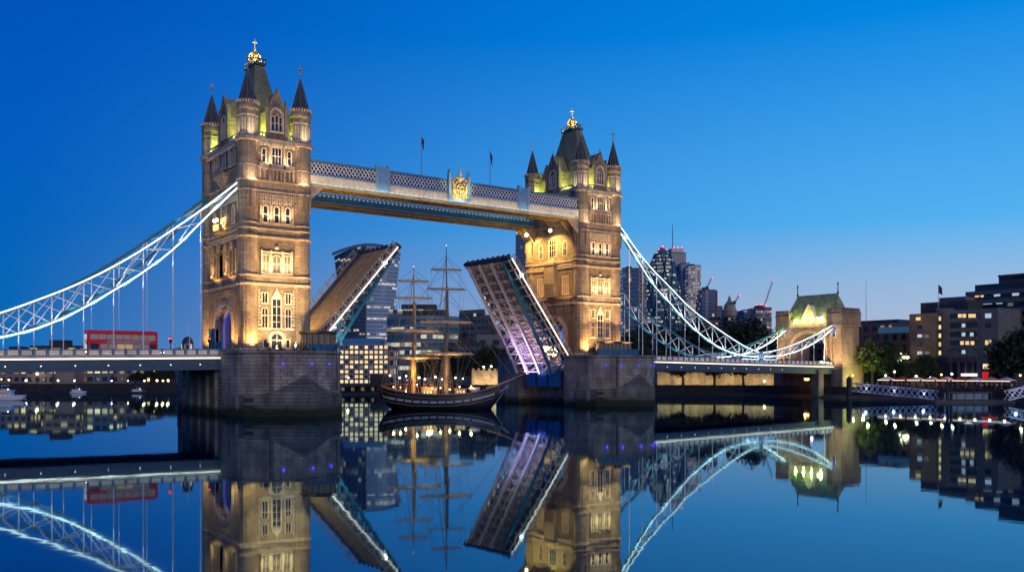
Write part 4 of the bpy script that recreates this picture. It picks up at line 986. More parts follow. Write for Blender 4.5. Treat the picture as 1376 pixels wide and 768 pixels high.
def make_bus():
    zb = dz_(25); t = thing('double_decker_bus', 'red double-decker bus crossing the approach deck', 'bus', (-24.9,-3.6,zb), 0)
    m = MB(); m.extrude(rrect(-5.7,5.7,.35,4.35,.28),-1.25,1.25); m.build('body', RED, t)
    m = MB(); m.extrude(rrect(-5.4,5.4,4.3,4.42,.05),-1.1,1.1); m.build('roof', RED, t)
    inter = mat('bus_interior_light', (.14,.15,.16), .2, emit=(1,.9,.72), es=.10, sample=False); inter2 = mat('bus_interior_warm', (.2,.15,.08), .3, emit=(1,.70,.35), es=.35, sample=False)
    for s in (-1,1):
        y0, y1 = sorted((s*1.25, s*1.275))
        for k in range(8):
            x = -5.2+k*1.32
            MB().extrude(rrect(x,x+1.2,2.85,3.7,.12),y0,y1).build('upper_window', inter, t)
        for k in range(6):
            x = -3.6+k*1.32
            MB().extrude(rrect(x,x+1.2,1.25,2.1,.1),y0,y1).build('lower_window', inter2 if k in (2,3) else inter, t)
        MB().extrude([(-2.6,2.25),(4.4,2.25),(4.0,2.72),(-2.6,2.72)],y0,y1).build('advert_panel', mat('advert_grey',(.35,.33,.36),.5), t)
        for k in range(3):                                              # pale swoosh
            m = MB(); m.path([(x, s*1.29, z+k*.14) for x,z in ((2.0,1.0),(2.6,1.7),(3.4,2.25),(4.6,2.7),(5.4,2.85))], .03, .07); m.build('swoosh', mat('swoosh_paint',(.6,.45,.4),.5), t)
        MB().extrude(rrect(4.4,5.5,.55,2.1,.1),y0,y1).build('rear_grille', BLACK, t)
    MB().extrude(rrect(-5.1,-3.9,.5,2.15,.1),-1.275,-1.25).build('door', PANE, t)
    F = T(-5.7,0,0) @ Matrix.Rotation(-math.pi/2,4,'Z')
    m = MB(F); m.extrude(rrect(-1.1,1.1,1.1,2.3,.15),-.02,.02); m.build('windscreen', PANEC, t)
    m = MB(F); m.extrude(rrect(-1.1,1.1,2.85,3.75,.15),-.02,.02); m.build('upper_windscreen', PANEC, t)
    m = MB(F); m.box(-.8,.8,-.03,.02,2.42,2.75); m.build('destination_board', mat('destination_board',(.02,.02,.02),.5, emit=(1,.7,.2), es=.5, sample=False), t)
    for a in (-.9,.9): m = MB(F @ T(a,-.04,.75)); m.ball((0,0,0),.14,8); m.build('headlight', BULBC, t)
    for a in (-.95,.95): m = MB(); m.box(5.68,5.73,a-.12,a+.12,1.0,1.4); m.build('tail_light', BULBR, t)
    for x in (-3.4, 3.0):
        for y in (-1.12,1.12): wheel(t, x, y, .5, .5, .3)
    for x,y in ((-5.75,-1.42),(-5.75,1.42)): MB().box(x-.1,x+.1,y-.1,y+.1,2.0,2.4).build('mirror', BLACK, t)
make_bus()
def make_car(x, y, X0, sgn, col, label, face=1, van=False, h=1.45):
    s_ = abs(x-X0); t = thing('van' if van else 'car', label, 'van' if van else 'car', (x,y,dz_(s_)), 0 if face>0 else math.pi, None)
    cm = mat('car_paint_'+'_'.join(f'{int(c_*99)}' for c_ in col), col, .3, .2)
    m = MB()
    if van: prof = [(-2.5,.3),(2.5,.3),(2.5,1.1),(2.0,1.3),(1.5,2.15),(-2.4,2.2),(-2.5,1.9)]
    else: prof = [(-2.1,.3),(2.1,.3),(2.15,.75),(1.15,.95),(.5,1.42),(-1.1,1.45),(-1.7,1.0),(-2.15,.95)]
    m.extrude(prof,-.88,.88); m.build('body', cm, t)
    m = MB(); wz = (1.3,2.0) if van else (.98,1.36)
    m.extrude([(-1.2,wz[0]),(.95,wz[0]),(.45,wz[1]),(-.95,wz[1])],-.9,.9); m.build('side_windows', PANE, t)
    x1 = 2.5 if van else 2.15
    for yy in (-.65,.65): MB().ball((x1,yy,.68),.14,8).build('headlight', BULBC, t); MB().box(-x1-.04,-x1+.02,yy-.12,yy+.12,.7,.9).build('tail_light', BULBR, t)
    for xx in (-1.35,1.35):
        for yy in (-.8,.8): wheel(t, xx, yy, .33, .33, .2)
for a in ((104,-2.6,LN,1,(.05,.08,.3),'dark blue car on the far deck close to the further tower',-1),
          (113.5,-2.6,LN,1,(.5,.5,.52),'silver car on the far deck under the middle of the long lit chain',-1),
          (121,2.6,LN,1,(.1,.1,.1),'black car heading away on the far deck under the long chain',1),
          (127,-2.6,LN,1,(.35,.03,.03),'dark red car on the far deck before the chain link posts',-1),
          (136,-2.6,LN,1,(.6,.6,.6),'white van on the far deck by the link post with a painted shield',-1,True),
          (147,-2.6,LN,1,(.08,.12,.1),'dark green car on the far deck in front of the gatehouse arch',-1),
          (155,2.6,LN,1,(.5,.04,.03),'bright red van at the mouth of the gatehouse arch',1,True),
          (-38.5,2.6,0,-1,(.12,.12,.14),'dark grey car on the approach deck behind the red bus',-1),
          (-15.6,-2.6,0,-1,(.06,.06,.08),'black car between the red bus and the tall tower',-1)): make_car(*a)
t = thing('domed_kiosk', 'round dark kiosk with pale spike on the deck left of the tall tower', 'kiosk', (-14.3,-5.6,dz_(14.3)+.13))
m = MB(); m.lathe([(.85,0),(.85,.3),(.95,.9),(1.0,1.9),(.95,2.4),(.75,2.9),(.4,3.2),(.1,3.35)],12); m.build('shell', DARKM, t)
m = MB(); m.lathe([(.12,3.3),(.07,4.2),(.16,4.3),(.05,4.5),(.03,5.4)],6); m.build('spike', WHITE, t)
for k in range(6):
    a = k*math.pi/3+.3; m = MB(Matrix.Rotation(a,4,'Z')); m.box(-.16,.16,-1.06,-.93,1.1,2.0); m.build('window', PANED if k%2 else PANEC, t)
m = MB(T(0,-1.02,0)); m.box(-.06,.06,-.05,.02,.2,3.1); m.box(-.4,.4,-.05,.02,1.9,2.02); m.build('pale_cross_bar', WHITE, t)
def signal(x, y, label):
    t = thing('traffic_signal', label, 'traffic light', (x,y,dz_(abs(x))+.13)); m = MB(); m.lathe([(.07,0),(.06,3.0)],6); m.build('pole', DARKM, t)
    m = MB(); m.box(-.2,.2,-.18,.18,2.2,3.2); m.build('signal_head', BLACK, t); MB().ball((0,-.2,2.95),.13,8).build('red_lamp', BULBR, t); MB().ball((-.2,0,2.95),.13,8).build('red_lamp', BULBR, t)
signal(-17.3,-5.8,'traffic light showing red between the bus and the domed kiosk'); signal(-10.6,-6.0,'traffic light beside the foot of the tall tower')
def cabin(x, y, z, r, h, label, rect=False):
    t = thing('control_cabin', label, 'cabin', (x,y,z))
    if not rect:
        m = MB(); m.lathe([(r,0),(r,.5)],8); m.build('base', DARKM, t); m = MB(); m.lathe([(r-.08,.5),(r-.08,h-.5)],8); m.build('glazing', mat('cabin_glass',(.05,.045,.05),.15,emit=(1,.75,.5),es=.06,sample=False), t)
        m = MB()
        for k in range(8):
            a=math.pi/8+k*math.pi/4; m.beam((r*math.cos(a),r*math.sin(a),.4),(r*math.cos(a),r*math.sin(a),h-.4),.16)
            b=a+math.pi/8; m.beam((r*.93*math.cos(b),r*.93*math.sin(b),.4),(r*.93*math.cos(b),r*.93*math.sin(b),h-.4),.09)
        m.build('posts', mat('bronze_post',(.07,.055,.045),.5), t); m = MB(); m.lathe([(r+.1,h-.5),(r+.35,h-.42),(r+.35,h),(r,h+.12)],8); m.build('roof', mat('bronze_roof',(.05,.042,.036),.6), t)
    else:
        w = r; m = MB(); m.box(-w,w,-1.3,1.3,0,.5); m.build('base', DARKM, t); m = MB(); m.box(-w+.08,w-.08,-1.22,1.22,.5,h-.4); m.build('glazing', mat('cabin_glass',(.05,.045,.05),.15), t)
        m = MB(); n=7
        for k in range(n+1):
            xx=-w+2*w*k/n
            for yy in (-1.3,1.3): m.beam((xx,yy,.4),(xx,yy,h-.3),.14)
        m.build('posts', mat('bronze_post',(.07,.055,.045),.5), t); m = MB(); m.box(-w-.4,w+.4,-1.7,1.7,h-.4,h); m.build('roof', mat('bronze_roof',(.05,.042,.036),.6), t)
cabin(6.6,-14.0,ZD,3.05,3.6,'octagonal bronze control cabin on the pier at the foot of the timber leaf')
cabin(79.0,-14.5,ZD,4.2,3.1,'long flat-roofed cabin on the pier below the further tower',True)
def hoarding(pts, z, h, label):
    t = thing('site_hoarding', label, 'hoarding', (*pts[0], z)); o = pts[0]
    for a, b in zip(pts, pts[1:]):
        m = MB(); m.beam((a[0]-o[0],a[1]-o[1],h/2),(b[0]-o[0],b[1]-o[1],h/2),.08,h); m.build('board', BLUEH, t)
        m = MB(); m.beam((a[0]-o[0],a[1]-o[1],0),(a[0]-o[0],a[1]-o[1],h+.1),.12); m.build('post', DARKM, t)
hoarding([(2.8,-18.6),(5.2,-18.2),(7.2,-17.6),(8.7,-16.4),(9.2,-14)],ZD,1.15,'low blue boards along the pier edge in front of the octagonal cabin')
hoarding([(71.2,-17.6),(74.3,-19.4),(78,-20.2),(81.5,-20)],ZD,1.3,'low blue boards on the pier edge in front of the long cabin')
t = thing('site_screen', 'tall teal screen inside the blue-lit arch mouth', 'screen', (-7.2,4.4,ZD-.6)); m = MB(); m.box(-.06,.06,-2.6,0,0,5); m.build('panel', mat('teal_screen',(.02,.20,.24),.6), t)
m = MB(); m.box(-.1,.1,-2.7,-2.55,0,5.1); m.box(-.1,.1,-.05,.1,0,5.1); m.build('post', DARKM, t)
t = thing('site_screen', 'low teal screen across the road under the blue-lit arch', 'screen', (-7.1,1.2,ZD-.6)); m = MB(); m.box(-.06,.06,-3.2,0,0,2.5); m.build('panel', mat('teal_screen',(.02,.20,.24),.6), t)

# ---- people
def person_mesh(stride):
    me = bpy.data.meshes.new('person')
    V = [(0,0,.95),(0,.02,1.2),(0,.02,1.42),(0,0,1.52),(0,0,1.62),(0,-.01,1.70),
         (.11,0,.88),(.12,-stride*.5,.48),(.12,-stride*.7+.02,.07),(.12,-stride*.7-.14,.04),
         (-.11,0,.88),(-.12,stride*.4,.48),(-.12,stride*.8,.09),(-.12,stride*.8-.14,.04),
         (.19,.02,1.40),(.24,stride*.3,1.13),(.23,stride*.2-.1,.9),(.23,stride*.2-.14,.80),
         (-.19,.02,1.40),(-.24,-stride*.3,1.13),(-.23,-stride*.3-.1,.9),(-.23,-stride*.3-.14,.80)]
    E_ = [(0,1),(1,2),(2,3),(3,4),(4,5),(0,6),(6,7),(7,8),(8,9),(0,10),(10,11),(11,12),(12,13),(2,14),(14,15),(15,16),(16,17),(2,18),(18,19),(19,20),(20,21)]
    rad = [.14,.13,.15,.06,.09,.085,.09,.06,.045,.04,.09,.06,.045,.04,.06,.045,.035,.04,.06,.045,.035,.04]
    me.from_pydata(V, E_, []); o = bpy.data.objects.new('person', me)
    md = o.modifiers.new('skin','SKIN'); 
    for i, r_ in enumerate(rad): me.skin_vertices[0].data[i].radius = (r_, r_)
    me.skin_vertices[0].data[0].use_root = True
    sd = o.modifiers.new('sub','SUBSURF'); sd.levels = 1; sd.render_levels = 1
    return o
SKIN = mat('skin', (.42,.27,.2), .6)
PROT = []
for sdv in (.0, .28):
    COL_link = person_mesh(sdv); me = COL_link.data; me.materials.append(SKIN); PROT.append(COL_link)
COATS = {'dark coat':(.02,.02,.03),'red jacket':(.3,.03,.03),'pale jacket':(.4,.4,.38),'blue jacket':(.03,.06,.2),'green coat':(.04,.08,.04),'white shirt':(.6,.6,.58)}
def person(x, y, z, coat, label, rz, walking, group):
    o = PROT[1 if walking else 0].copy(); COL.objects.link(o); o.location=(x,y,z); o.rotation_euler=(0,0,rz); tag(o, label, 'person', group)
    cm = mat('cloth_'+coat.replace(' ','_'), COATS[coat], .8)
    m = MB(); m.lathe([(.17,.78),(.19,.95),(.17,1.15),(.2,1.4),(.08,1.5)],8); m.v = [(a,b*.7,c) for a,b,c in m.v]
    st = .28 if walking else 0
    for s in (-1,1): m.tube([(s*.19,.02,1.41),(s*.245,s*st*.3,1.13),(s*.235,-.1*1+s*st*.25,.92)], [.075,.06,.05], 6)
    m.build('coat', cm, o, smooth=True)
    m = MB(); 
    for s in (-1,1): m.tube([(s*.1,0,.92),(s*.12,-s*st*.45,.48),(s*.12,-s*st*.75,.09)], [.11,.085,.06], 6)
    m.build('trousers', mat('trousers',(.02,.022,.03),.8), o, smooth=True)
    m = MB(); m.ball((0,.015,1.69),.115,8); m.v=[(a,b,c) for a,b,c in m.v if True]; m.build('hair', BLACK, o, smooth=True)
who = [(-3,'stands by the low arched door of the tall tower'),(-1.6,'stands near the stone door'),(1.9,'stands by the small window beside the door'),(3.4,'stands near the octagonal cabin')]
cs = list(COATS)
for k,(x,w) in enumerate(who): person(x,-14.2-k*.4,ZD,cs[k],'person in a %s who %s'%(cs[k],w),k,k%2,'people on the piers')
for k,(x,c_) in enumerate(((84.2,'pale jacket'),(86.4,'white shirt'))): person(x,-13.5,ZD,c_,'person in a %s standing on the pier end beyond the long cabin'%c_,k,False,'people on the piers')

# ------------------------------------------------------------------ the tall ship
def make_ship():
    x0, y0 = at(590, 185); t = thing('tall_ship', 'two-masted black sailing ship with white gunport band, lit golden', 'sailing ship', (x0,y0,0), -YAW)
    st = [(-11.9,.9,4.7,2.6),(-11.2,1.9,4.5,1.4),(-10,2.5,4.1,.2),(-8,2.9,3.7,-.5),(-5,3.1,3.25,-.9),(-1,3.15,3.0,-1),(3,3.05,3.0,-1),(6,2.6,3.25,-.9),(8.5,1.8,3.7,-.7),(10.3,.95,4.15,-.2),(11.4,.4,4.5,1.4),(12.4,.12,4.8,3.1)]
    def sec(x,b,zr,zk,n=8):
        P=[]
        for i in range(n+1):
            u_=i/n; z=zk+(zr-zk)*u_; w=b*(1-(1-min(u_*1.5,1))**2.2)**.55 if u_>0 else 0.02
            P.append((w,z))
        return P
    m=MB(); n=8; vs=[]
    for x,b,zr,zk in st:
        P=sec(x,b,zr,zk); vs += [(x,w,z) for w,z in P[::-1]]+[(x,-w,z) for w,z in P]
    k=2*(n+1); fs=[]
    for i in range(len(st)-1):
        for j in range(k-1): fs.append((i*k+j,i*k+j+1,(i+1)*k+j+1,(i+1)*k+j))
    fs.append(tuple(range(k))); m.add(vs,fs); m.build('hull', mat('hull_black',(.012,.013,.018),.35,spec=.5), t, smooth=True)
    def side(x, dz, s, off=.03):                                        # point on the hull side a given height below the rail
        xs_=[q[0] for q in st]; b=np.interp(x,xs_,[q[1] for q in st]); zr=np.interp(x,xs_,[q[2] for q in st]); zk=np.interp(x,xs_,[q[3] for q in st])
        u_=max((zr-dz-zk)/(zr-zk),.01); w=b*(1-(1-min(u_*1.5,1))**2.2)**.55
        return (x,s*(w+off),zr-dz)
    for s in (-1,1):
        m=MB(); xs_=np.linspace(-11.6,11.2,50); vs=[];fs=[]
        for x in xs_:
            vs += [side(x,1.75-.02*x,s),side(x,1.3-.02*x,s)]
        fs=[(2*i,2*i+1,2*i+3,2*i+2) for i in range(len(xs_)-1)]; m.add(vs,fs); m.build('white_band', mat('ship_white',(.36,.37,.40),.5), t)
        for q in range(10):
            x=-8.3+q*1.65; p=side(x,1.52-.02*x,s,.05); MB().cbox(*p,.36,.12,.36).build('gunport', BLACK, t)
        m=MB(); m.path([side(x,-.02,s,0) for x in np.linspace(-11.8,12.3,40)],.14,.16); m.path([side(x,.75,s,.05) for x in np.linspace(-11.8,12.3,40)],.06,.08); m.build('rail', mat('ship_rail',(.25,.19,.13),.6), t)
        m=MB(); m.path([side(x,2.3-.02*x,s,.04) for x in np.linspace(-11,11,40)],.05,.07); m.build('wale', mat('ship_gold_line',(.45,.3,.1),.5), t)
    m=MB(); vs=[];fs=[]
    for x,b,zr,zk in st: vs += [(x,b*.97,zr-.75),(x,-b*.97,zr-.75)]
    fs=[(2*i,2*i+1,2*i+3,2*i+2) for i in range(len(st)-1)]; m.add(vs,fs); m.build('deck', mat('ship_deck',(.32,.22,.12),.7,noise=.2), t)
    wood=mat('mast_wood',(.55,.36,.15),.55,noise=.2,nscale=1); dark=mat('mast_dark',(.20,.15,.11),.6)
    m=MB(); m.tube([(9.5,0,4.2),(12.5,0,5.1),(17.2,0,7.1)],[.22,.17,.07],8); m.tube([(12,0,3.4),(14.2,0,4.6)],[.1,.05],6); m.build('bowsprit', wood, t)
    m=MB(); m.path([(10.9,0,.4),(12.9,0,3.4)],.1); m.tube([(11.6,0,3.0),(13.3,0,4.2),(13.9,0,4.7)],[.18,.16,.3],6); m.build('figurehead', mat('ship_white',(.36,.37,.40),.5), t)
    masts=[(-5.1,28.6,wood,[(27.2-.3,0,0),(25.6,3.2,.5),(22.2,3.9,.5),(15.6,5.6,1),(10.2,5.5,1)]),(1.45,32.8,dark,[(27.9,3.2,.5),(24.0,4.0,.5),(17.3,5.6,1),(11.0,5.7,1)])]
    for mi,(mx_,top,mt,yards) in enumerate(masts):
        m=MB(); m.tube([(mx_,0,1.5),(mx_,0,top*.45),(mx_,0,top*.47)],[.48,.4,.25],10); m.tube([(mx_+.32,0,top*.42),(mx_+.2,0,top*.75)],[.28,.2],8); m.tube([(mx_+.05,0,top*.72),(mx_,0,top)],[.18,.08],6)
        mast=m.build('mast',mt,t,smooth=False)
        m=MB(); m.lathe([(.9,top*.45),(.95,top*.45+.1)],8,(mx_,0)); m.lathe([(.45,top*.74),(.5,top*.74+.08)],8,(mx_,0)); m.build('mast_top', dark, mast)
        MB().ball((mx_,0,top+.05),.06,6).build('masthead_light', BULBC, mast)
        for z,hl,fur in yards:
            if not hl: continue
            a=R(38); c_,s_=math.cos(a*.35),math.sin(a*.35)
            m=MB(); m.tube([(mx_-hl*c_,-.35-hl*s_,z),(mx_-hl*.5*c_,-.35-hl*.5*s_,z),(mx_,-.35,z),(mx_+hl*.5*c_,-.35+hl*.5*s_,z),(mx_+hl*c_,-.35+hl*s_,z)],[.1,.17,.21,.17,.1],8)
            yd=m.build('yard', wood if mi==0 else mat('yard_mid',(.42,.31,.2),.6), t)
            if fur:
                m=MB(); N_=18; rs=[]; pts=[]
                for i in range(N_+1):
                    u_=-1+2*i/N_; pts.append((mx_+hl*.93*u_*c_,-.35+hl*.93*u_*s_,z+.2)); rs.append((.16 if fur<1 else .34)*(1-.6*u_*u_)*(1+.2*math.sin(i*2.3)))
                m.tube(pts,rs,7); m.build('furled_sail', mat('sailcloth',(.50,.42,.30),.9,noise=.2), yd, smooth=True)
            m=MB(); m.tube([(mx_-hl*c_*.9,-.35-hl*s_*.9,z-.0),(mx_-hl*.5*c_,-.35-hl*.5*s_,z-.5),(mx_,-.35,z-.55),(mx_+hl*.5*c_,-.35+hl*.5*s_,z-.5),(mx_+hl*c_*.9,-.35+hl*s_*.9,z)],.025,4); m.build('footrope', dark, yd)
        rg=mat('rigging',(.30,.23,.15),.8)
        for s in (-1,1):
            m=MB()
            for q in range(6):
                bx_=mx_-1.8+q*.62; m.tube([(bx_,s*3.0,3.0),(mx_,s*.4,top*.45)],.05,4)
            for q in range(1,14):
                f=q/14; m.tube([(mx_-1.8*(1-f),s*(3.0-2.6*f),3.0+(top*.45-3)*f),(mx_+1.3*(1-f),s*(3.0-2.6*f),3.0+(top*.45-3)*f)],.03,3)
            for q in range(3): m.tube([(mx_-.4+q*.4,s*.85,top*.45),(mx_,0,top*.74)],.04,4)
            m.tube([(mx_-2.6,s*2.9,3.1),(mx_,0,top*.74)],.035,4); m.tube([(mx_-3.2,s*2.9,3.2),(mx_,0,top*.95)],.035,4)
            m.build('shrouds', rg, t)
    rg=mat('rigging',(.30,.23,.15),.8)
    m=MB()
    for a,b in (((1.45,0,30.5),(17,0,7)),((1.45,0,24),(15,0,6.2)),((1.45,0,15),(12.4,0,5)),((-5.1,0,27),(1.45,0,22)),((-5.1,0,21),(1.45,0,13.5)),((-5.1,0,13),(1.2,0,4)),((-5.1,0,27),(-11.6,0,4.8)),((-5.1,0,20),(-11,0,4.6)),((1.45,0,30),(-5.1,0,20)),((1.45,0,23),(-4.8,0,13))): m.tube([a,b],.04,4)
    for mx_,top,mt,yards in masts:
        for z,hl,f in yards:
            if hl:
                for s in (-1,1):
                    m.tube([(mx_+s*hl*.93,-.35+s*hl*.2,z+.1),(mx_,0,min(z+hl*.9,top-.5))],.032,4); m.tube([(mx_+s*hl*.9,-.35+s*hl*.2,z),(mx_+s*2.2,-2.8,3.1)],.025,3)
    m.build('stays', rg, t)
    for nm,(a,b,c_,d,e,f),mt in (('deckhouse',(-3.4,-.4,-1.2,1.2,2.2,4.3),mat('deckhouse',(.30,.22,.15),.6)),('deckhouse',(3.2,5.4,-1.1,1.1,2.3,4.0),mat('deckhouse',(.30,.22,.15),.6)),('stern_awning',(-11.3,-6.3,-2.2,2.2,4.9,5.1),mat('red_awning',(.35,.08,.05),.8)),('ship_boat',(5.9,8.3,-.8,.8,3.4,4.4),WHITE)):
        m=MB()
        if nm=='ship_boat': m.loft([[(a+(b-a)*.5+(b-a)*.5*k_*math.cos(q*math.pi/4),.8*k_*math.sin(q*math.pi/4),z) for q in range(8)] for k_,z in ((.5,3.5),(.9,3.9),(1,4.4))]); m.build(nm,[mt,mt],t)
        else:
            m.box(a,b,c_,d,e,f)
            if nm=='stern_awning':
                for xx in (a+.1,(a+b)/2,b-.1):
                    for yy in (c_+.05,d-.05): m.box(xx-.04,xx+.04,yy-.04,yy+.04,3.0,4.9)
            else: m.box(a-.15,b+.15,c_-.15,d+.15,f,f+.12)
            m.build(nm,mt,t)
            if nm=='deckhouse':
                for q in range(3): MB().box(a+.35+q*.65,a+.7+q*.65,c_-.02,c_,e+1.0,e+1.5).build('cabin_window',PANEY,t)
    m=MB(); m.tube([(-8.5,-2.4,3),(-8.5,-2.4,7.2)],.06,6); m.build('ensign_staff',WHITE,t)
    for q in range(20):                                                 # stanchions of the open rail
        x=-11.2+q*1.12; p=side(x,-.02,-1,0); m=MB(); m.box(x-.04,x+.04,p[1]-.04,p[1]+.04,p[2],p[2]+.75); m.build('stanchion', mat('ship_rail',(.25,.19,.13),.6), t)
    for x,y,z in ((-6.4,-2.3,3.6),(-4.2,-1.9,4.9),(-1.2,-2.4,4.2),(.4,-1.6,4.3),(2.3,-2.2,4.0),(4.2,-1.6,4.5),(-7.6,-1.2,4.4),(-8.9,-1.8,4.5),(6.5,-1.4,4.6)):
        MB().ball((x,y,z),.13,8).build('deck_lamp',BULBW,t); lamp('POINT',(x,y,z+.3),110,(1,.62,.22),size=.2,parent=t)
    lamp('SPOT',(-6.3,-2.0,3.6),6500,(1,.58,.16),(-5.1,0,13),.15,52,parent=t); lamp('SPOT',(-4.2,-2.0,3.6),4500,(1,.58,.16),(-5,0,20),.15,50,parent=t)
    lamp('SPOT',(2.4,-2.2,3.4),7000,(1,.62,.26),(1.5,0,16),.15,45,parent=t)
    lamp('POINT',(-1.8,-2.6,4.6),220,(1,.55,.16),size=.5,parent=t)
make_ship()

# ------------------------------------------------------------------ city behind
ROOFD = mat('flat_roof', (.04,.045,.05), .8)
def block(name, label, cat, u0, u1, vt, fw, depth, mt, rot=0, rings=None, group=None, z0=QZ, roof=ROOFD, cham=0):
    x, y = at((u0+u1)/2, fw); w = (u1-u0)*fw/FPX; h = zat(vt, fw)-z0
    t = thing(name, label, cat, (x,y,z0), -YAW+rot, group); m = MB()
    c_ = [(-w/2,0),(w/2,0),(w/2,depth),(-w/2,depth)]
    m.loft([[(a,b,0) for a,b in c_],[(a,b,h) for a,b in c_]])
    m.build('wall', [mt, roof], t)
    m = MB(); m.box(-w/2,w/2,0,.4,h,h+.9); m.box(-w/2,-w/2+.4,.4,depth,h,h+.9); m.box(w/2-.4,w/2,.4,depth,h,h+.9); m.build('roof_parapet', roof, t)
    if w > 12:
        m = MB(); m.box(-w*.2,w*.15,depth*.3,depth*.7,h,h+3.2); m.build('roof_plant', roof, t)
    return t, w, h
G = (.02,.035,.06)
F_wt = facade('walkie_glass_sky_tone', (.34,.46,.58), (.18,.27,.36), (1,.88,.66), 3.2, 4.2, .04, (.04,.96,.3,.75), .8, .2, 1, .1)  # sky reflection on the front glass put into its paler colour
F_wd = facade('walkie_glass_shade_tone', (.06,.09,.15), (.03,.05,.1), (1,.8,.5), 3.2, 4.2, .07, (.1,.9,.3,.75), .8, .05, 2, .1)  # same glass on the side face, its shade put into the colour
# the flared curved-top tower
def walkie():
    fw = 1000; x, y = at(492, fw); k = fw/FPX; h = zat(331,fw)-QZ
    t = thing('flared_glass_tower', 'big glass tower flaring outwards to a curved top behind the timber leaf', 'office tower', (x,y,QZ), -YAW)
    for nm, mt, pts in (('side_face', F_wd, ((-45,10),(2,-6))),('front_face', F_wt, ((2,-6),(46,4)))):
        m = MB(); rs = []
        for i in range(13):
            f = i/12; s_ = .70+.30*f**1.4; 
            (a0,b0),(a1,b1) = pts; L_ = []
            for q in range(7):
                g = q/6; X_ = (a0+(a1-a0)*g)*s_*k; Y_ = (b0+(b1-b0)*g)*k - 3*math.sin(math.pi*g)
                top = 1 - .045*((X_/(46*k))**2) - (.03 if X_<0 else 0)*abs(X_)/(46*k)
                L_.append((X_, Y_, h*f*top))
            rs.append(L_+[(p[0]*.8, 38*k, p[2]) for p in L_[::-1]])
        m.loft(rs); m.build(nm, [mt, ROOFD], t)
    m = MB()
    for q in range(12):
        f = -1+2*q/12; g = -1+2*(q+1)/12
        zz_ = lambda f: h*(1-.045*f*f-(.03*abs(f) if f<0 else 0))+1.5
        m.beam((f*45*k,-3,zz_(f)),(g*45*k,-3,zz_(g)),1.2,3)
    m.build('roof_rim', mat('rim_glass',(.10,.16,.24),.3), t)
    m = MB(); m.beam((2*k*.74,-8*k,0),(2*k,-8*k,h),1.2); m.build('corner_mullion', GREYMET, t)
walkie()
F_tb = facade('tower_blue', (.10,.15,.22), (.05,.11,.19), (1,.8,.5), 2.5, 3.8, .05, (.08,.92,.2,.85), .7, .03, 5)
F_gr = facade('teal_office', (.16,.26,.28), (.04,.13,.16), (1,.88,.6), 3, 4.0, .03, (.03,.97,.3,.8), .8, .28, 7)
F_dk = facade('dark_office', (.05,.065,.08), (.025,.045,.07), (1,.75,.42), 2.2, 3.6, .02, (.15,.85,.3,.8), .8, .06, 9)
F_cn = facade('concrete_office', (.16,.14,.13), (.02,.025,.03), (1,.72,.42), 3, 3.6, .10, (.2,.8,.3,.8), .7, .0, 11)
F_gh = facade('bullet_glass', (.10,.18,.22), (.03,.08,.11), (.95,1,.75), 3.0, 4.2, .10, (.06,.94,.35,.75), .7, .38, 13)
F_wh = facade('white_tower', (.62,.6,.58), (.08,.09,.10), (1,.85,.62), 2.6, 4.2, .5, (.15,.85,.25,.8), .45, .25, 15)
F_gy = facade('grey_tower', (.38,.43,.5), (.03,.05,.08), (1,.85,.6), 2.0, 40, .0, (.3,.7,.0,1), .5, .0, 17)
F_lw = facade('river_row', (.22,.2,.18), (.03,.04,.05), (1,.66,.3), 2.6, 3.0, .38, (.2,.8,.25,.8), 1.4, .05, 19)
F_lb = facade('river_row_blue', (.13,.17,.22), (.03,.05,.07), (1,.74,.4), 2.8, 3.1, .28, (.15,.85,.25,.8), 1.3, .08, 21)
F_br = facade('brick_row', (.13,.07,.045), (.015,.02,.03), (1,.7,.4), 3.0, 3.4, .10, (.25,.75,.25,.8), .8, 0, 23)
block('office_tower','dark blue glass tower with lit floors glimpsed behind the further bridge tower','office tower',693,722,309,1000,40,F_tb)
block('office_tower','dark blue glass slab tower directly beside the further bridge tower','office tower',837,858,361,820,30,F_tb)
block('office_tower','narrow pale concrete tower against the dark blue slab','office tower',856,869,361,824,34,facade('pale_slab',(.26,.26,.27),(.05,.06,.08),(1,.85,.6),2.2,3.6,.2,(.25,.75,.3,.8),.4,0,31))
def bullet():
    fw = 1000; x, y = at(890, fw); k = fw/FPX
    t = thing('bullet_tower', 'rounded bullet-shaped glass tower with red lamps at its tip', 'office tower', (x,y,QZ), -YAW)
    prof = [(20,497),(24,470),(26.5,440),(26.5,415),(24.5,392),(21,372),(16,354),(10,341),(4,333),(.5,331)]
    m = MB(); m.loft([[(r*k*math.cos(a), r*k*math.sin(a), max(zat(v,fw)-QZ,0)) for a in [2*math.pi*q/28 for q in range(28)]] for r,v in prof]); m.build('glass_skin',[F_gh,ROOFD],t,smooth=True)
    for s in (-1,1):
        for q in range(5):
            m = MB(); pts=[]
            for i,(r,v) in enumerate(prof[:-2]):
                a = -math.pi/2+(q-2)*.6+s*i*.22; pts.append(((r*k+.2)*math.cos(a),(r*k+.2)*math.sin(a),max(zat(v,fw)-QZ,0)))
            m.tube(pts,.7,4); m.build('spiral_rib', mat('rib_dark',(.02,.04,.06),.4), t)
    for a,v,r in ((0,332,2.2),(6,336,1.4),(-6,336,1.4)): MB().ball((a*k*.8,-3,zat(v,fw)-QZ),r*.5,8).build('red_lamp',BULBR,t)
bullet()
t,w,h = block('office_tower','ribbed grey tower with red lamps and a tall mast beside the bullet-shaped tower','office tower',902,922,340,1080,30,F_gy,rot=.1)
m=MB(); m.lathe([(.7,h),(.4,h+34)],6,(-6,5)); m.build('mast',GREYMET,t)
m=MB(); m.box(-8,6,2,20,h,h+6); m.build('crown_box',F_gy if False else GREYMET,t)
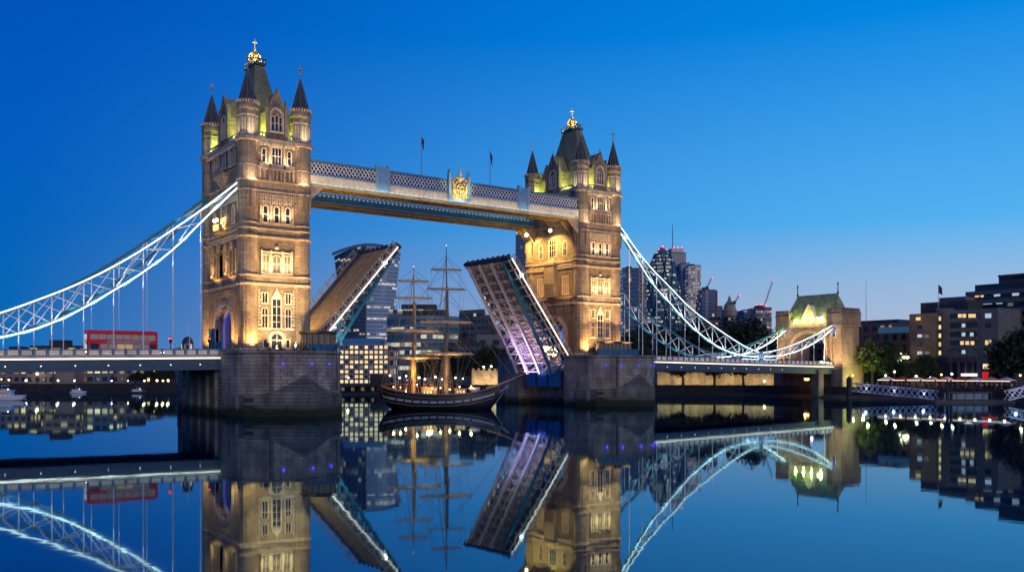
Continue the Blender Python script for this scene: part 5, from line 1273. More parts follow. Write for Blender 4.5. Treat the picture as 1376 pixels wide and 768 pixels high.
for a in (-6,-1,4): MB().ball((a,0,h+6.5),.7,8).build('red_lamp',BULBR,t)
block('office_tower','slim dark ribbed tower between the masted tower and the white striped one','office tower',915,927,354,1060,30,F_gy)
block('office_tower','white striped tower with rows of lit floors','office tower',925,942,357,1040,36,F_wh,rot=.0)
t,w,h = block('office_tower','short dark glass block with a red edge and a crane on top','office tower',943,962,390,900,30,F_tb)
m=MB(); m.box(w/2,w/2+1.5,-.5,2,h*.3,h); m.build('red_edge',mat('red_edge',(.3,.06,.05),.6),t)
block('office_block','small dark block stepping down from the red-edged one','office block',961,971,412,900,24,F_tb)
block('office_block','low pale lit block at the foot of the red-edged block','office block',948,982,430,860,20,F_cn)
t,w,h = block('domed_building','old stone building crowned by a dark domed turret','domed building',978,1001,425,850,24,F_cn)
m=MB(); m.lathe([(7,h),(7,h+6),(5.5,h+8),(4.5,h+12),(2,h+15),(.5,h+20)],10,(-4,10)); m.build('turret',CARVE,t)
m=MB(); m.box(-w/2-1,w/2+4,-6,0,0,h*.72); m.build('lit_wing',mat('lit_stone',(.5,.38,.2),.7,emit=(1,.6,.22),es=.35,sample=False),t)  # lamp-lit look put into the stone as its own glow
block('office_block','blue glass block left of the one with the long-jibbed crane','office block',1000,1016,417,800,26,facade('blue_block',(.04,.08,.16),(.02,.07,.2),(.8,.9,1),2.5,3.4,.25,(.1,.9,.3,.8),.4,.1,33))
t,w,h = block('office_block','pinkish grey block with red rooftop lamps under the long-jibbed crane','office block',1014,1037,414,805,26,facade('pink_block',(.22,.18,.24),(.05,.05,.08),(1,.8,.7),2.6,3.4,.2,(.1,.9,.3,.8),.5,.1,35))
for a in (-5,-1,3): MB().ball((a,2,h+3.4),.7,8).build('red_lamp',BULBR,t)
def crane(u0,v0,u1,v1,fw,label,vb=440):
    x,y=at(u0,fw); k=fw/FPX; t=thing('tower_crane',label,'crane',(x,y,QZ),-YAW); hz=zat(v0,fw)-QZ
    m=MB(); lattice(m,(-.8,0,0),(-.8,0,hz),1.6,12,.25,up=Vector((1,0,0)),double=False); m.beam((-.8,0,0),(-.8,0,hz),.35); m.beam((.8,0,0),(.8,0,hz),.35); m.build('mast',GREYMET,t)
    q=Vector(((u1-u0)*k,0,zat(v1,fw)-QZ)); p=Vector((0,0,hz)); m=MB(); up=Vector((-.6,0,.8))*1.5
    lattice(m,p,q,1.5,14,.22,up=Vector((-.6,0,.8)),double=False); m.beam(p,q,.45); m.beam(p+up,q,.35); m.build('jib',GREYMET,t)
    m=MB(); m.box(-5,0,-1,1,hz-.5,hz+1.5); m.box(-1.2,1.2,-1.2,1.2,hz,hz+2.5); m.build('counterweight',DARKM,t); MB().ball(q,.55,6).build('tip_lamp',BULBR,t)
crane(950,388,957,373,880,'short crane leaning over the red-edged dark block')
crane(987,408,994,397,840,'small distant crane behind the domed building')
crane(1026,416,1039,377,790,'crane with the longest raised jib, over the pinkish block')

# green glass offices and the dark stepped block behind the ship
def curved_office(label,u0,u1,vt,fw,mt,bulge):
    x,y=at((u0+u1)/2,fw); w=(u1-u0)*fw/FPX; h=zat(vt,fw)-QZ; t=thing('curved_office',label,'office block',(x,y,QZ),-YAW)
    P=[(-w/2+w*i/12,-bulge*math.sin(math.pi*i/12)) for i in range(13)]+[(w/2,24),(-w/2,24)]
    nf=int(h/4.2)
    m=MB(); m.loft([[(a,b,z) for a,b in P] for z in (0,h*.5,h)]); m.build('glass_wall',[mt,ROOFD],t)
    for i in range(1,nf+1):
        m=MB(); Q=[(a*1.01,b-.35) for a,b in P[:13]]; m.path([(a,b,i*4.2) for a,b in Q],.5,.5); m.build('floor_edge',mat('floor_edge',(.16,.2,.22),.5),t)
    m=MB(); m.box(-w*.3,w*.3,6,16,h,h+3.5); m.build('roof_plant',ROOFD,t)
curved_office('curved teal glass office with bright floor lines behind the masts',520,616,425,480,F_gr,9)
curved_office('upper teal glass office set back behind the curved one',522,600,416,520,F_gr,5)
x,y=at(640,500); t=thing('stepped_office','dark angular office block with slanting roofs right of the masts','office block',(x,y,QZ),-YAW)
k=500/FPX; hz=lambda v: zat(v,500)-QZ
for i,(ua,ub,va,vb,d) in enumerate(((612,651,417,415,0),(636,665,426,423,-8),(604,640,432,432,-6),(628,672,444,444,-14))):
    m=MB(); a,b=(ua-640)*k,(ub-640)*k
    A=[(a,d,0),(b,d,0),(b,d+22,0),(a,d+22,0)]; B=[(a+(2.2 if i==0 else 0),d,hz(va)),(b,d,hz(vb)),(b,d+22,hz(vb)),(a+(2.2 if i==0 else 0),d+22,hz(va))]
    m.loft([A,B]); m.build('wing',[F_dk,ROOFD],t)
block('concrete_building','low concrete building with a few pinkish windows behind the raised leaf','office block',640,700,449,420,22,facade('concrete_low',(.17,.15,.16),(.03,.035,.05),(1,.6,.45),6,5,.18,(.25,.75,.3,.75),.8,0,41))
block('office_block','dark block with scattered lights low behind the teal glass offices','office block',598,652,462,400,20,F_dk)
# lit riverside flats: every window a part
x,y=at(489,316); t=thing('riverside_flats','riverside flats with many yellow lit windows beside the pier','apartment block',(x,y,QZ),-YAW); k=316/FPX; w=66*k; h=zat(464,316)-QZ
m=MB(); m.loft([[(a,b,z) for a,b in ((-w/2,0),(w/2,0),(w/2,14),(-w/2,14))] for z in (0,h)]); m.build('wall',[mat('flats_wall',(.13,.14,.16),.6,noise=.15),ROOFD],t)
m=MB(); m.box(-w/2+1,w/2-3,2,12,h,h+2.6); m.build('penthouse',mat('pale_blue_glass',(.10,.25,.42),.2),t)
rr_=random.Random(5); wp={}
for r_ in range(8):
    for c_ in range(10):
        ww=w/10*.62; hh=h/8*.6; z=.6+r_*h/8; a=-w/2+w*(c_+.5)/10
        mt=rr_.choice([PANEY,PANEY,PANEW,PANE,PANED,PANE,PANEW]) if r_ else PANEY
        key=mt.name
        if key not in wp:
            f=MB().box(-ww/2-.08,ww/2+.08,-.14,.02,-.08,hh+.08).build('window',WHITE,link=False); p=MB().box(-ww/2,ww/2,-.17,-.13,0,hh).build('pane',mt,link=False); p.parent=f; wp[key]=(f,p)
        f,p=wp[key]; c1=f.copy(); COL.objects.link(c1); c1.parent=t; c1.location=(a,0,z); d1=p.copy(); COL.objects.link(d1); d1.parent=c1
m=MB()
for r_ in range(9): m.box(-w/2-.1,w/2+.1,-.5,0,r_*h/8+.25,r_*h/8+.4)
m.build('floor_bands',mat('band_pale',(.32,.34,.38),.6),t)
block('office_block','narrow white-framed block tight beside the riverside flats','apartment block',517,530,470,318,12,facade('white_grid',(.35,.37,.42),(.03,.04,.06),(1,.8,.5),1.6,3,.2,(.15,.85,.2,.8),.9,0,43))
t,w,h=block('quay_pavilion','dark two-storey pavilion on the quay in front of the riverside flats','pavilion',497,520,506,304,6,mat('pavilion_dark',(.02,.025,.03),.5))
x,y=at(478,303); t=thing('landing_stage','low dark landing stage with lit deck below the riverside flats','landing stage',(x,y,0),-YAW)
m=MB(); m.box(-9,9,-7,-2,-.4,.7); m.build('pontoon',DARKM,t); m=MB(); m.box(-8,8,-5.5,-3,2.6,2.9)
for q in range(9): m.box(-8+q*2-.08,-8+q*2+.08,-5.5,-5.3,.7,2.6)
m.build('canopy',DARKM,t)
for q in range(5): MB().box(-7+q*3.2,-6+q*3.2,-5.2,-5.1,1.2,2.3).build('lit_panel',PANED,t)

# buildings under and over the left approach
for u0,u1,vt,fw,mt,lab in ((-110,-12,474,352,F_lb,'long low riverside building at the edge beyond the white boat'),
    (-10,36,476,350,F_lw,'riverside building with warm windows behind the white boat'),
    (40,104,467,362,facade('lit_hall',(.30,.26,.2),(.08,.07,.06),(1,.72,.36),3,3,.35,(.1,.9,.3,.8),.7,.3,51),'low pale hall with a lit upper floor left of the bus'),
    (104,118,470,366,F_lw,'narrow grey building between the lit hall and the bus'),(36,70,499,338,F_lw,'small quayside building with warm windows under the hall'),
    (74,100,496,340,mat('pale_block',(.22,.2,.19),.8),'pale windowless quayside store'),(116,150,474,348,F_lb,'dark glass office under the deck below the bus'),
    (150,200,488,350,F_lw,'pale terrace of riverside houses under the deck'),(208,300,492,356,F_dk,'dark low block by the lamps next to the pier')):
    block('riverside_building',lab,'building',u0,u1,vt,fw,14,mt,group='riverside buildings seen past the left approach')

# wharf walls below the right approach, washed with warm light
def wallrun(u0,u1,vt,fw,label,th=2.5,merl=True,lights=6,e=420,col=(1,.68,.33)):
    (xa,ya),(xb,yb)=at(u0,fw),at(u1,fw); t=thing('fortress_wall',label,'wall',((xa+xb)/2,(ya+yb)/2,QZ),-YAW); w=(u1-u0)*fw/FPX; h=zat(vt,fw)-QZ
    m=MB(); m.box(-w/2,w/2,0,th,0,h); m.build('wall',WALLST,t)
    m=MB(); q=-w/2
    while q<w/2-.8 and merl: m.box(q,q+.9,0,.6,h,h+.7); q+=1.8
    if merl: m.build('merlons',WALLST,t)
    for i in range(lights):
        a=-w/2+w*(i+.5)/lights; lamp('AREA',(a,-3.4,.5),e,col,(a,0,h*.6),1.2,parent=t); m=MB(); m.cbox(a,-3.6,.25,.5,.3,.4); m.build('ground_floodlight',DARKM,t)
    return t
wallrun(883,1048,499.5,306,'long warm-lit stone wall beneath the far approach deck',lights=8,e=240)
wallrun(634,674,497.5,306,'short bright stone wall between the ship bow and the raised leaf',lights=3,e=420)

# ------------------------------------------------------------------ trees
BARK = mat('bark', (.06,.045,.035), .9)
LEAF = [mat('leaf_green', (.045,.075,.022), .7, noise=.5, nscale=.6), mat('leaf_dark', (.022,.045,.018), .7, noise=.5, nscale=.6)]
def tree_proto(seed, H, Rr, mt, nl=2600, ls=.42):
    rg_=random.Random(seed); t=bpy.data.objects.new('tree',None); m=MB(); th=H*.3
    m.tube([(0,0,-.2),(.1,0,th),(.0,.1,H*.6)],[H*.032,H*.022,H*.012],8); cl=[]
    for i in range(9):
        a=rg_.random()*6.28; l=Rr*(.45+.4*rg_.random()); z0=th*(.75+.5*rg_.random()); z1=H*(.42+.4*rg_.random()); p=(l*math.cos(a),l*math.sin(a),z1)
        m.tube([(0,0,z0),(p[0]*.5,p[1]*.5,(z0+z1)/2+.3),p],[H*.013,H*.009,H*.004],5); cl.append(p)
    tr=m.build('trunk',BARK,t,link=False)
    for i in range(26):
        a=rg_.random()*6.28; f=rg_.random(); z=H*(.32+.62*f); l=Rr*(.35+.65*rg_.random())*math.sin(math.pi*min(max((z/H-.22)/.8,.08),.95)); cl.append((l*math.cos(a),l*math.sin(a),z))
    m=MB()
    per=nl//len(cl)
    for c_ in cl:
        cr=Rr*(.22+.2*rg_.random())
        for _ in range(per):
            v=Vector((rg_.gauss(0,1),rg_.gauss(0,1),rg_.gauss(0,.8))); v=v.normalized()*cr*rg_.random()**.4; p=Vector(c_)+v
            n_=Vector((rg_.gauss(0,1),rg_.gauss(0,1),rg_.gauss(0,1))).normalized(); b=n_.orthogonal().normalized()*ls*(.5+rg_.random()*.7); c2=n_.cross(b)*.6
            m.v += [tuple(p-b),tuple(p+c2),tuple(p+b),tuple(p-c2)]; k_=len(m.v)-4; m.f.append((k_,k_+1,k_+2,k_+3)); m.mi.append(0)
    cr_=m.build('crown',mt,t,link=False)
    return [tr,cr_]
TP=[tree_proto(1,12,4.6,LEAF[0]),tree_proto(2,12,5.0,LEAF[1]),tree_proto(3,12,4.2,LEAF[0],2200),tree_proto(4,12,5.4,LEAF[1],3000,.5)]
def tree(u,v,fw,label,kind=0,wid=1,z0=QZ,group='trees on the far bank'):
    x,y=at(u,fw); h=zat(v,fw)-z0; t=thing('tree',label,'tree',(x,y,z0),random.random()*6,group); s=h/12; 
    for p in TP[kind]:
        c_=p.copy(); COL.objects.link(c_); c_.parent=t; c_.scale=(s*wid,s*wid,s)
TL=[(850,448,340,1,1.2,'beside the further pier'),(872,440,345,3,1.1,'under the blue slab tower'),(905,444,350,1,1.1,'under the bullet-shaped tower'),(940,438,350,3,1.1,'under the white striped tower'),
    (975,435,345,1,1.1,'under the domed building'),(1005,431,340,3,1.0,'under the blue glass block'),(1028,436,335,1,1.0,'under the pinkish block, next to the gatehouse'),
    (918,470,299,1,1.2,'in front of the warm wharf wall near the pier'),(960,470,299,3,1.2,'in front of the middle of the warm wharf wall'),(999,468,299,1,1.2,'in front of the warm wharf wall by the deck lamp'),
    (582,474,330,1,1.1,'behind the ship between its masts'),(604,470,335,3,1.1,'right behind the taller mast'),(630,474,330,1,1.1,'over the short bright wall'),(566,486,325,1,1.1,'behind the golden mast'),
    (662,466,330,3,1.1,'behind the raised leaf base'),(684,470,335,1,1.1,'tight against the raised leaf'),
    (196,494,345,1,1.4,'under the deck near the dark pier'),(214,492,346,3,1.4,'by the row of lamps next to the dark pier'),(226,496,344,1,1.2,'nearest the dark pier on that bank'),(182,500,344,3,1.4,'between the pale terrace and the lamp row')]
for u,v,fw,k_,wd,lab in TL: tree(u,v,fw,('dark bushy tree ' if k_==1 else 'dark spreading tree ')+lab,k_,wd)
ONX=lambda u,X: (X, CY+(X-CX)/math.tan(YAW+math.atan((u-688)/FPX)))
def fwof(X,Y): return (X-CX)*math.sin(YAW)+(Y-CY)*math.cos(YAW)
for u,v,X,k_,wd,lab in ((1172,455,181,2,1.0,'tall leafy tree lit yellow-green beside the gatehouse'),(1193,462,184,3,1.1,'broad dark tree behind the lit green one'),(1206,474,190,1,1.0,'dark tree under the cluster of lamps'),
    (1228,486,183,1,.9,'round tree at the foot of the brown hotel wing'),(1244,478,184,3,1.0,'dark round tree under the stair windows of the hotel'),(1262,490,183,1,1.0,'small tree before the hotel stair tower'),
    (1362,447,180,3,1.0,'largest dark tree in front of the terraced hotel wing'),(1392,440,182,1,1.1,'dark tree past the largest one at the picture edge'),(1344,484,181,1,1.0,'small dark tree by the red-lit wall')):
    X,Y=ONX(u,X); f=fwof(X,Y); tree(u,v,f,lab,k_,wd,group='trees by the hotel')
for u,v,X,e in ((1157,506,176,500),(1163,497,176,300)):
    X,Y=ONX(u,X); lamp('POINT',(X-3.5,Y-3,zat(v,fwof(X,Y))),e*2.2,(.95,1,.25),size=.3)

# ------------------------------------------------------------------ hotel and neighbours on the right bank
HB_=mat('hotel_brown',(.17,.125,.095),.8,noise=.15,nscale=.4); HG=mat('hotel_grey',(.15,.145,.145),.8,noise=.15,nscale=.4); HD=mat('hotel_dark',(.05,.05,.055),.6)
def slabX(parent,name,X,u0,u1,v0,v1,depth,mt,o,proud=0):
    Y0,Y1=ONX(u1,X)[1],ONX(u0,X)[1]; f=fwof(X,(Y0+Y1)/2); za,zb=zat(v1,f),zat(v0,f)
    m=MB(); m.box(X-o[0]-proud,X-o[0]+depth,Y0-o[1],Y1-o[1],max(za,QZ)-o[2],zb-o[2]); return m.build(name,mt,parent)
def hotel():
    o=(*ONX(1280,190),QZ); t=thing('hotel','brown and grey stepped concrete hotel with scattered lit windows','hotel',o)
    S_=lambda *a,**k: slabX(t,*a,o=o,**k)
    S_('wing',190,1222,1258,421,520,22,HB_); S_('stair_tower',191.5,1258,1274,414,520,20,HG); S_('wing',190,1273,1341,415,486,26,HG); S_('roof_storey',195,1237,1300,405,422,18,HD); S_('plant_room',198,1262,1297,399,410,12,HG); S_('roof_storey',193,1238,1256,413,424,8,HD)
    S_('podium',191,1258,1325,480,520,20,HD)
    for u in (1276,1286,1296,1306,1312): S_('column',189.8,u,u+2.2,480,516,.8,HG)
    S_('column',189.6,1313,1318,480,518,1.2,HG)
    for u,v,pm in ((1234,428,PANEW),(1236,439,PANE),(1236,451,PANEC),(1245,451,PANED),(1236,463,PANE),(1236,474,PANEC),(1246,474,PANED)): S_('window',190,u-3,u+3,v-2,v+2,.1,pm,proud=.12)
    for k in range(6): S_('stair_window',191.5,1261.5,1264.5,425+k*11.5,430.5+k*11.5,.1,PANEY if k%3 else PANEW,proud=.12)
    for r_,v in enumerate((424.5,437.5,449.5,461,473)):
        S_('window_band',190,1277,1313,v-4,v+3,.1,PANE,proud=.08)
        S_('balcony_band',190,1275,1314,v+3,v+7.5,.8,HB_,proud=.9)
        for u in {0:(1290,1296,1304,1309),1:(1295,),2:(1295,1306),3:(1293,1300,1307),4:(1295,)}[r_]: S_('window',190,u-2.4,u+2.4,v-3,v+2,.1,PANEW if r_ in(0,3) else PANEC,proud=.14)
    for v,pm in ((424,PANEC),(437,PANE),(460,PANEW),(471,PANED)): S_('window',190,1324,1332,v-3,v+3,.1,pm,proud=.12)
    # terraced upper wing
    S_('terraced_wing',204,1299,1420,389,520,24,HG); S_('terraced_wing',206,1310,1420,379,390,22,HD); S_('terraced_wing',207,1342,1430,367,390,26,HG); S_('roof_plate',205.5,1341,1430,366,369,26,HD)
    for v in (386,398,411,423,436,449,463,477):
        S_('window_band',204,1316 if v<430 else 1342,1420,v-3.5,v+2.5,.1,PANE,proud=.08); S_('terrace_band',204,1300 if v<412 else 1341,1420,v+2.5,v+8,1,HG,proud=1.2)
    for u,v,w_,pm in ((1313,397,5,PANEW),(1320,397,4,PANEW),(1340,396,8,PANEC),(1327,406.5,12,PANEC),(1343,406,8,PANEC),(1365,395,9,PANEC),(1366,383,10,PANEC),(1364,438,4,PANEW),(1349,451,4,PANEC),(1320,418,6,PANED),(1358,409,7,PANED)): S_('window',204 if v>385 else 207,u-w_/2,u+w_/2,v-2.4,v+2.0,.1,pm,proud=.2)
    S_('restaurant',188.5,1318,1350,486,518,18,HD); S_('window',188.5,1321,1344,488.5,495,.1,PANEY,proud=.1)
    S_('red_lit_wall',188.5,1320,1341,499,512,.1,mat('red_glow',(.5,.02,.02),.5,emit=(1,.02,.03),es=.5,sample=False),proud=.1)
    S_('lit_sign_band',189.5,1292,1313,501.5,505,.1,mat('warm_band',(.8,.8,.7),.5,emit=(1,.9,.7),es=1.4,sample=False),proud=.3)
    x,y,z=ONX(1247,194)[0]-o[0],ONX(1261,194)[1]-o[1],zat(405,fwof(*ONX(1261,194)))-o[2]
    m=MB(T(x,y,z)); m.lathe([(.1,-3),(.06,5)],6); m.build('flagpole',GREYMET,t); m=MB(T(x,y,z)); m.add([(0,0,5),(0,.1,2.6),(.6,-.9,1.8),(.5,-.8,4.0)],[(0,1,2,3)]); m.build('flag',mat('dark_flag',(.03,.03,.06),.8),t)
    S_('blue_neon_panel',189.5,1258,1272,507,512,.1,mat('blue_neon',(.1,.1,.5),.5,emit=(.15,.2,1),es=.8,sample=False),proud=.3)
hotel()
def bld_x(name,label,X,u0,u1,v0,depth,mt,extra=None):
    o=(*ONX((u0+u1)/2,X),QZ); Y0,Y1=ONX(u1,X)[1],ONX(u0,X)[1]; f=fwof(X,(Y0+Y1)/2); h=zat(v0,f)-QZ; t=thing(name,label,'building',o)
    m=MB(); P=[(0,Y0-o[1]),(0,Y1-o[1]),(depth,Y1-o[1]),(depth,Y0-o[1])][::-1]; m.loft([[(a,b,z) for a,b in P] for z in (0,h)]); m.build('wall',[mt,ROOFD],t)
    if extra: slabX(t,'glass_storey',X-.3,u0+2,u1-1,v0,v0+8,3,extra,o)
    return t,o
bld_x('brick_building','brown brick building with blue glass top floor beside the hotel',206,1178,1222,439,20,F_br,mat('blue_storey',(.02,.10,.2),.2,emit=(.15,.45,.8),es=.12,sample=False))
bld_x('brick_building','taller brown building immediately beyond the gatehouse',214,1148,1196,434,20,F_br)
t,o=bld_x('grey_building','grey set-back building with a rooftop mast behind the brick one',222,1150,1206,430,14,F_dk); m=MB(); m.lathe([(.12,20),(.05,36)],6,(0,4)); m.build('mast',GREYMET,t)

bld_x('brick_building','dark brown block glimpsed through the gatehouse arch',236,1040,1140,462,16,F_br)
bld_x('grey_building','pale block with blue windows low behind the gatehouse roof',262,1030,1075,452,16,F_lb)
m=MB(); m.prism([(180.2,-9),(300,-9),(300,9),(180.2,9)],QZ-.5,9.0); tag(m.build('approach_road',ROAD),kind='structure')
m=MB(); m.prism([(-400,-60),(-92.5,-60),(-92.5,300),(-400,300)],-2,3.0); tag(m.build('south_bank_ground',QUAYM),kind='structure')
m=MB(); m.prism([(-300,-9),(-101.6,-9),(-101.6,9),(-300,9)],2.9,9.0); tag(m.build('approach_road',ROAD),kind='structure')
t=thing('red_traffic_light','red signal lamps on a pole inside the gatehouse arch','traffic light',(183,-1.5,9)); MB().lathe([(.08,0),(.06,4)],6).build('pole',DARKM,t)
for y,z in ((-.4,3.6),(.4,3.6),(0,4.2)): MB().ball((-.1,y,z),.22,8).build('red_lamp',BULBR,t)
# marquees, lamps and people along the quay
for k in range(9):
    u=1192+k*20; X,Y=ONX(u,172); f=fwof(X,Y)
    ca=('white','red','white','cream','striped white','red','white','cream','white')[k]
    t=thing('marquee','%s marquee with glowing fringe, %s along the quay from the gatehouse'%(ca,('first','second','third','fourth','fifth','sixth','seventh','eighth','ninth')[k]),'marquee',(X,Y,QZ),0,'marquees along the quay')
    m=MB(); m.prism([(-1.8,-1.9),(1.8,-1.9),(1.8,1.9),(-1.8,1.9)],2.3,3.2,[(-.1,-.1),(.1,-.1),(.1,.1),(-.1,.1)]); m.build('canopy',mat('canopy_'+ca.split()[0],{'white':(.5,.48,.45),'red':(.3,.04,.03),'cream':(.45,.36,.25),'striped':(.5,.3,.28)}[ca.split()[0]],.8),t)
    m=MB()
    for a in (-1.7,1.7):
        for b in (-1.8,1.8): m.box(a-.04,a+.04,b-.04,b+.04,0,2.3)
    m.build('poles',GREYMET,t)
    MB().box(-1.82,-1.8,-1.8,1.8,2.12,2.3).build('glowing_fringe',mat('fringe_light',(1,.7,.5),.5,emit=(1,.66,.45),es=1.8,sample=False),t)
    lamp('POINT',(-.8,0,2.0),40,(1,.62,.36),size=.3,parent=t)
def street_lamp(x,y,z,h,label,bulb=BULBW,r=.3,e=120,col=(1,.7,.35),n=1,group='lamps on the far bank'):
    t=thing('street_lamp',label,'street lamp',(x,y,z),0,group); m=MB(); m.lathe([(.16,0),(.09,.4),(.06,h)],6)
    if n>1:
        for k in range(n): a=6.28*k/n; m.tube([(0,0,h-.4),(.7*math.cos(a),.7*math.sin(a),h-.1)],.04,4)
    m.build('post',DARKM,t)
    for k in range(n):
        a=6.28*k/n; MB().ball(((.7*math.cos(a)) if n>1 else 0,(.7*math.sin(a)) if n>1 else 0,h+r*.7),r,8).build('globe',bulb,t)
    if e: lamp('POINT',(-.5 if n==1 else 0,-.5 if n==1 else 0,h+r+.3),e,col,size=.3,parent=t)
for u,v,X,b,n,lab in ((1190,505,173,BULBC,1,'single white globe lamp under the dark tree near the gatehouse'),(1209,486,186,BULBC,3,'three-globe lamp by the brick building'),(1217,481,186,BULBW,4,'four-globe lamp closest to the brown hotel wing'),
    (1202,500,175,BULBW,1,'small warm lamp between marquees near the gatehouse'),(1231,506,173,BULBW,1,'warm lamp at the foot of the brown hotel wing'),(1250,508,173,BULBW,1,'warm lamp under the round tree by the hotel'),(1279,503,173,BULBC,1,'brightest white globe lamp before the hotel columns'),
    (1265,504,173,BULBO,1,'small orange lamp beside the stair tower'),(1371,505,173,BULBO,1,'orange lamp beneath the largest dark tree'),(1211,475,192,BULBW,1,'highest small lamp between brick building and hotel'),(1146,505,174,BULBO,1,'orange lamp at the gatehouse foot')):
    X,Y=ONX(u,X); street_lamp(X,Y,QZ,max(zat(v,fwof(X,Y))-QZ,1.2),lab,b,.27 if n==1 else .32,70,(1,.8,.5),n,'lamps by the hotel')
for i,(u,v,fw,b,r,lab) in enumerate(((1027,516,306,BULBW,.5,'bright lamp at the foot of the warm wharf wall'),(660,493,318,BULBC,.5,'white lamp above the short bright wall'),(650,493.5,318,BULBW,.45,'first warm lamp above the short bright wall'),(672,494,318,BULBW,.5,'warm lamp above the short wall against the pier'),
    (194,513,330,BULBW,.4,'warm lamp by the bank trees, second before the dark pier row'),(211,515,330,BULBW,.5,'bright lamp in front of the bank trees'),(219,514.5,330,BULBW,.4,'warm lamp between two bright ones by the dark pier'),(226,514.5,330,BULBW,.5,'bright lamp tight beside the dark pier'),
    (150,516,330,BULBC,.35,'small white lamp below the bus'),(100,514,330,BULBC,.45,'orange-white lamp under the pale store'),(78,512,332,BULBC,.45,'white lamp by the quayside store'),(35,512,332,BULBC,.5,'white lamp beside the quayside building'),(12,511,330,BULBO,.5,'orange lamp above the white boat'),(2,510,330,BULBO,.4,'orange lamp above the boat bow rail'),
    (50,503,336,BULBW,.6,'wide warm lamp at the small quayside building'),(172,516,332,BULBW,.3,'faint warm lamp before the pale terrace'),
    (468,508,304,BULBC,.4,'white lamp at the pier side of the lit flats'),(524,505,303,BULBW,.4,'warm lamp just right of the lit flats'),(537,508,303,BULBW,.4,'warm lamp on the quay left of the golden mast'),(546,506,303,BULBW,.45,'warm lamp behind the ship stern'),(563,508,303,BULBW,.5,'warm lamp right of the golden mast'),
    (571,510,303,BULBC,.4,'white lamp between the masts'),(585,507,303,BULBW,.4,'warm lamp halfway between the masts'),(594,510,303,BULBC,.35,'white lamp left of the taller mast'),(612,508,303,BULBW,.35,'warm lamp right of the taller mast'),(622,509,303,BULBC,.35,'white lamp behind the ship foredeck'))):
    x,y=at(u,fw); street_lamp(x,y,QZ,max(zat(v,fw)-QZ,1.0),lab,b,r*.72,60 if r>=.4 else 0)
# the orange lamp under the far approach, on a brick river wall
x,y=ONX(1085,164.5); t=thing('orange_bulkhead_lamp','orange lamp glowing under the deck beside the gatehouse base','lamp',(x,y,5.2)); m=MB(); m.box(-.3,.3,-.9,.9,-.4,.4); m.build('housing',DARKM,t); m=MB(); m.box(-.42,-.3,-.8,.8,-.3,.3); m.build('lens',BULBO,t); lamp('POINT',(-1.2,0,0),260,(1,.35,.08),size=.3,parent=t)
x,y=ONX(1046,164); t=thing('river_column','pale stone column carrying the deck near the gatehouse','column',(x,0,-1)); m=MB(); m.box(-1.2,1.2,-9.4,-6.8,0,8.4); m.build('shaft',QUAYM if False else WALLST,t); m=MB(); m.box(-1.5,1.5,-9.7,-6.5,8.4,8.9); m.build('capital',WALLST,t)
for k in range(34):
    u=1152+k*6.7; X=169.5+(k*37%5)*.7; X,Y=ONX(u,X); cc=cs[(k*5)%6]
    person(X,Y,QZ,cc,'small figure in a %s strolling between marquees and quay edge'%cc,k*1.3,k%2,'people strolling on the quay')

# gangways, pontoon, piles, moored boats
def gangway(p,q,label,h=2.1):
    o=p; t=thing('gangway',label,'gangway',p); a=Vector((0,0,0)); b=Vector(q)-Vector(p); d=b.normalized(); sd=Vector((d.y,-d.x,0)).normalized()*1.0
    m=MB(); m.beam(a,b,2.0,.12); m.build('walkway',DARKM,t)
    for s in (-1,1):
        m=MB(); n=max(int(b.length/1.6),3); lattice(m,a+sd*s,b+sd*s,h,n,.10,double=False); m.beam(a+sd*s,b+sd*s,.16); m.beam(a+sd*s+Vector((0,0,h)),b+sd*s+Vector((0,0,h)),.16)
        m.build('truss',mat('gangway_white',(.62,.66,.75),.5),t)
    for k in range(3):
        c_=b*(k+.5)/3; lamp('POINT',(c_.x-1.5,c_.y-1.5,c_.z+1.2),55,(.65,.72,1),size=.3,parent=t)
x0,y0=at(1143,246); x1,y1=at(1258,224); gangway((x0,y0,2.3),(x1,y1,.75),'long white truss gangway sloping down from the quay to the pontoon')
x2,y2=at(1352,216); x3,y3=at(1402,216); gangway((x2,y2,.8),(x3,y3,2.9),'short white truss gangway at the picture edge')
x,y=at(1305,221); t=thing('pontoon','low dark pontoon between the two white gangways','pontoon',(x,y,0),-YAW); m=MB(); m.box(-9.5,9.5,-2,2.5,-.5,.6); m.build('hull',DARKM,t); m=MB(); m.box(-6,5,-.4,1.6,2.4,2.6)
for q in range(6): m.box(-5.9+q*2.1,-5.75+q*2.1,-.4,-.25,.6,2.4)
m.build('shelter',DARKM,t); m=MB(); m.box(-5.8,4.8,1.4,1.5,.8,2.2); m.build('shelter_glass',mat('shelter_glass',(.05,.08,.12),.2,emit=(.3,.45,.8),es=.10,sample=False),t)
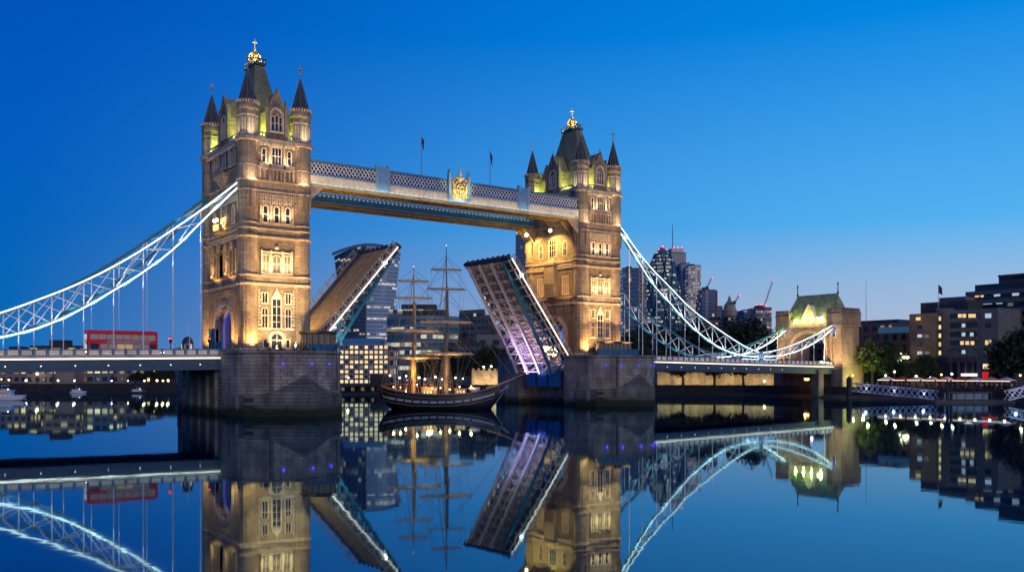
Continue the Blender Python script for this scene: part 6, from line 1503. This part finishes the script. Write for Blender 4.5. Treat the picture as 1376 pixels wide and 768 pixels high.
for k,(u,fw,vt,lab) in enumerate(((1141,243,507,'thick dark mooring pile at the head of the long gangway'),(1273,220,512,'dark mooring pile beside the pontoon near the long gangway'),(1278,221,512,'dark mooring pile on the pontoon shelter side'))):
    x,y=at(u,fw); t=thing('mooring_pile',lab,'pile',(x,y,-2),0,'mooring piles'); m=MB(); m.lathe([(.7 if k==0 else .35,0),(.7 if k==0 else .35,zat(vt,fw)+1.8),(.1,zat(vt,fw)+2.3)],10); m.build('post',BLACK,t)
    m=MB(); m.lathe([(.8 if k==0 else .45,2.4),(.8 if k==0 else .45,2.8)],10); m.build('collar',DARKM,t)
def boat(u,fw,L_,B_,label,rz,cabin_=True,hullm=None):
    x,y=at(u,fw); t=thing('river_boat',label,'boat',(x,y,0),-YAW+rz); m=MB(); n=10; rs=[]
    for z,k_ in ((-.4,.7),(.3,.92),(1.1,1.0)):
        rs.append([(L_/2*k_*(1 if i<=n/2 else 1)*math.cos(a)*(1.0),B_/2*k_*math.sin(a)*abs(math.sin(a))**-.35 if abs(math.sin(a))>.01 else 0,z+(.4*max(math.cos(a),0)**2 if z>1 else 0)) for i,a in enumerate([2*math.pi*q/20 for q in range(20)])])
    m.loft(rs); m.build('hull',[hullm or WHITE,WHITE],t)
    m=MB(); m.box(-L_*.32,L_*.18,-B_*.32,B_*.32,1.1,2.5); m.box(-L_*.36,L_*.22,-B_*.36,B_*.36,2.5,2.65); cb_=m.build('cabin',WHITE,t)
    m=MB(); m.box(-L_*.3,L_*.16,-B_*.33,B_*.33,1.6,2.2); m.build('cabin_windows',PANED,cb_)
    m=MB(); m.box(-L_*.05,L_*.1,-B_*.22,B_*.22,2.65,4.0) ; m.build('wheelhouse',mat('wheelhouse',(.35,.4,.48),.5),t)
    m=MB(); m.box(-L_*.04,L_*.105,-B_*.225,B_*.225,3.1,3.7); m.build('wheelhouse_windows',PANE,t)
    m=MB(); m.lathe([(.06,2.65),(.03,6.2)],6,(-L_*.12,0)); m.build('mast',GREYMET,t)
    for k in range(8): MB().box(-L_*.42+k*L_*.11,-L_*.42+k*L_*.11+.05,-B_*.42,-B_*.4,1.2,2.0).build('rail_post',GREYMET,t)
    MB().ball((L_*.12,-B_*.3,2.9),.12,6).build('deck_lamp',BULBC,t)
    if L_ < 8: t.scale = (1,1,.5)
boat(6,240,11,3.6,'white river cruiser moored at the picture edge',.1)
boat(105,316,6,1.8,'small lit boat moored off the bank under the deck',.0)
boat(186,316,6,1.8,'small dark boat moored off the bank close to the pier',.1,hullm=DARKM)
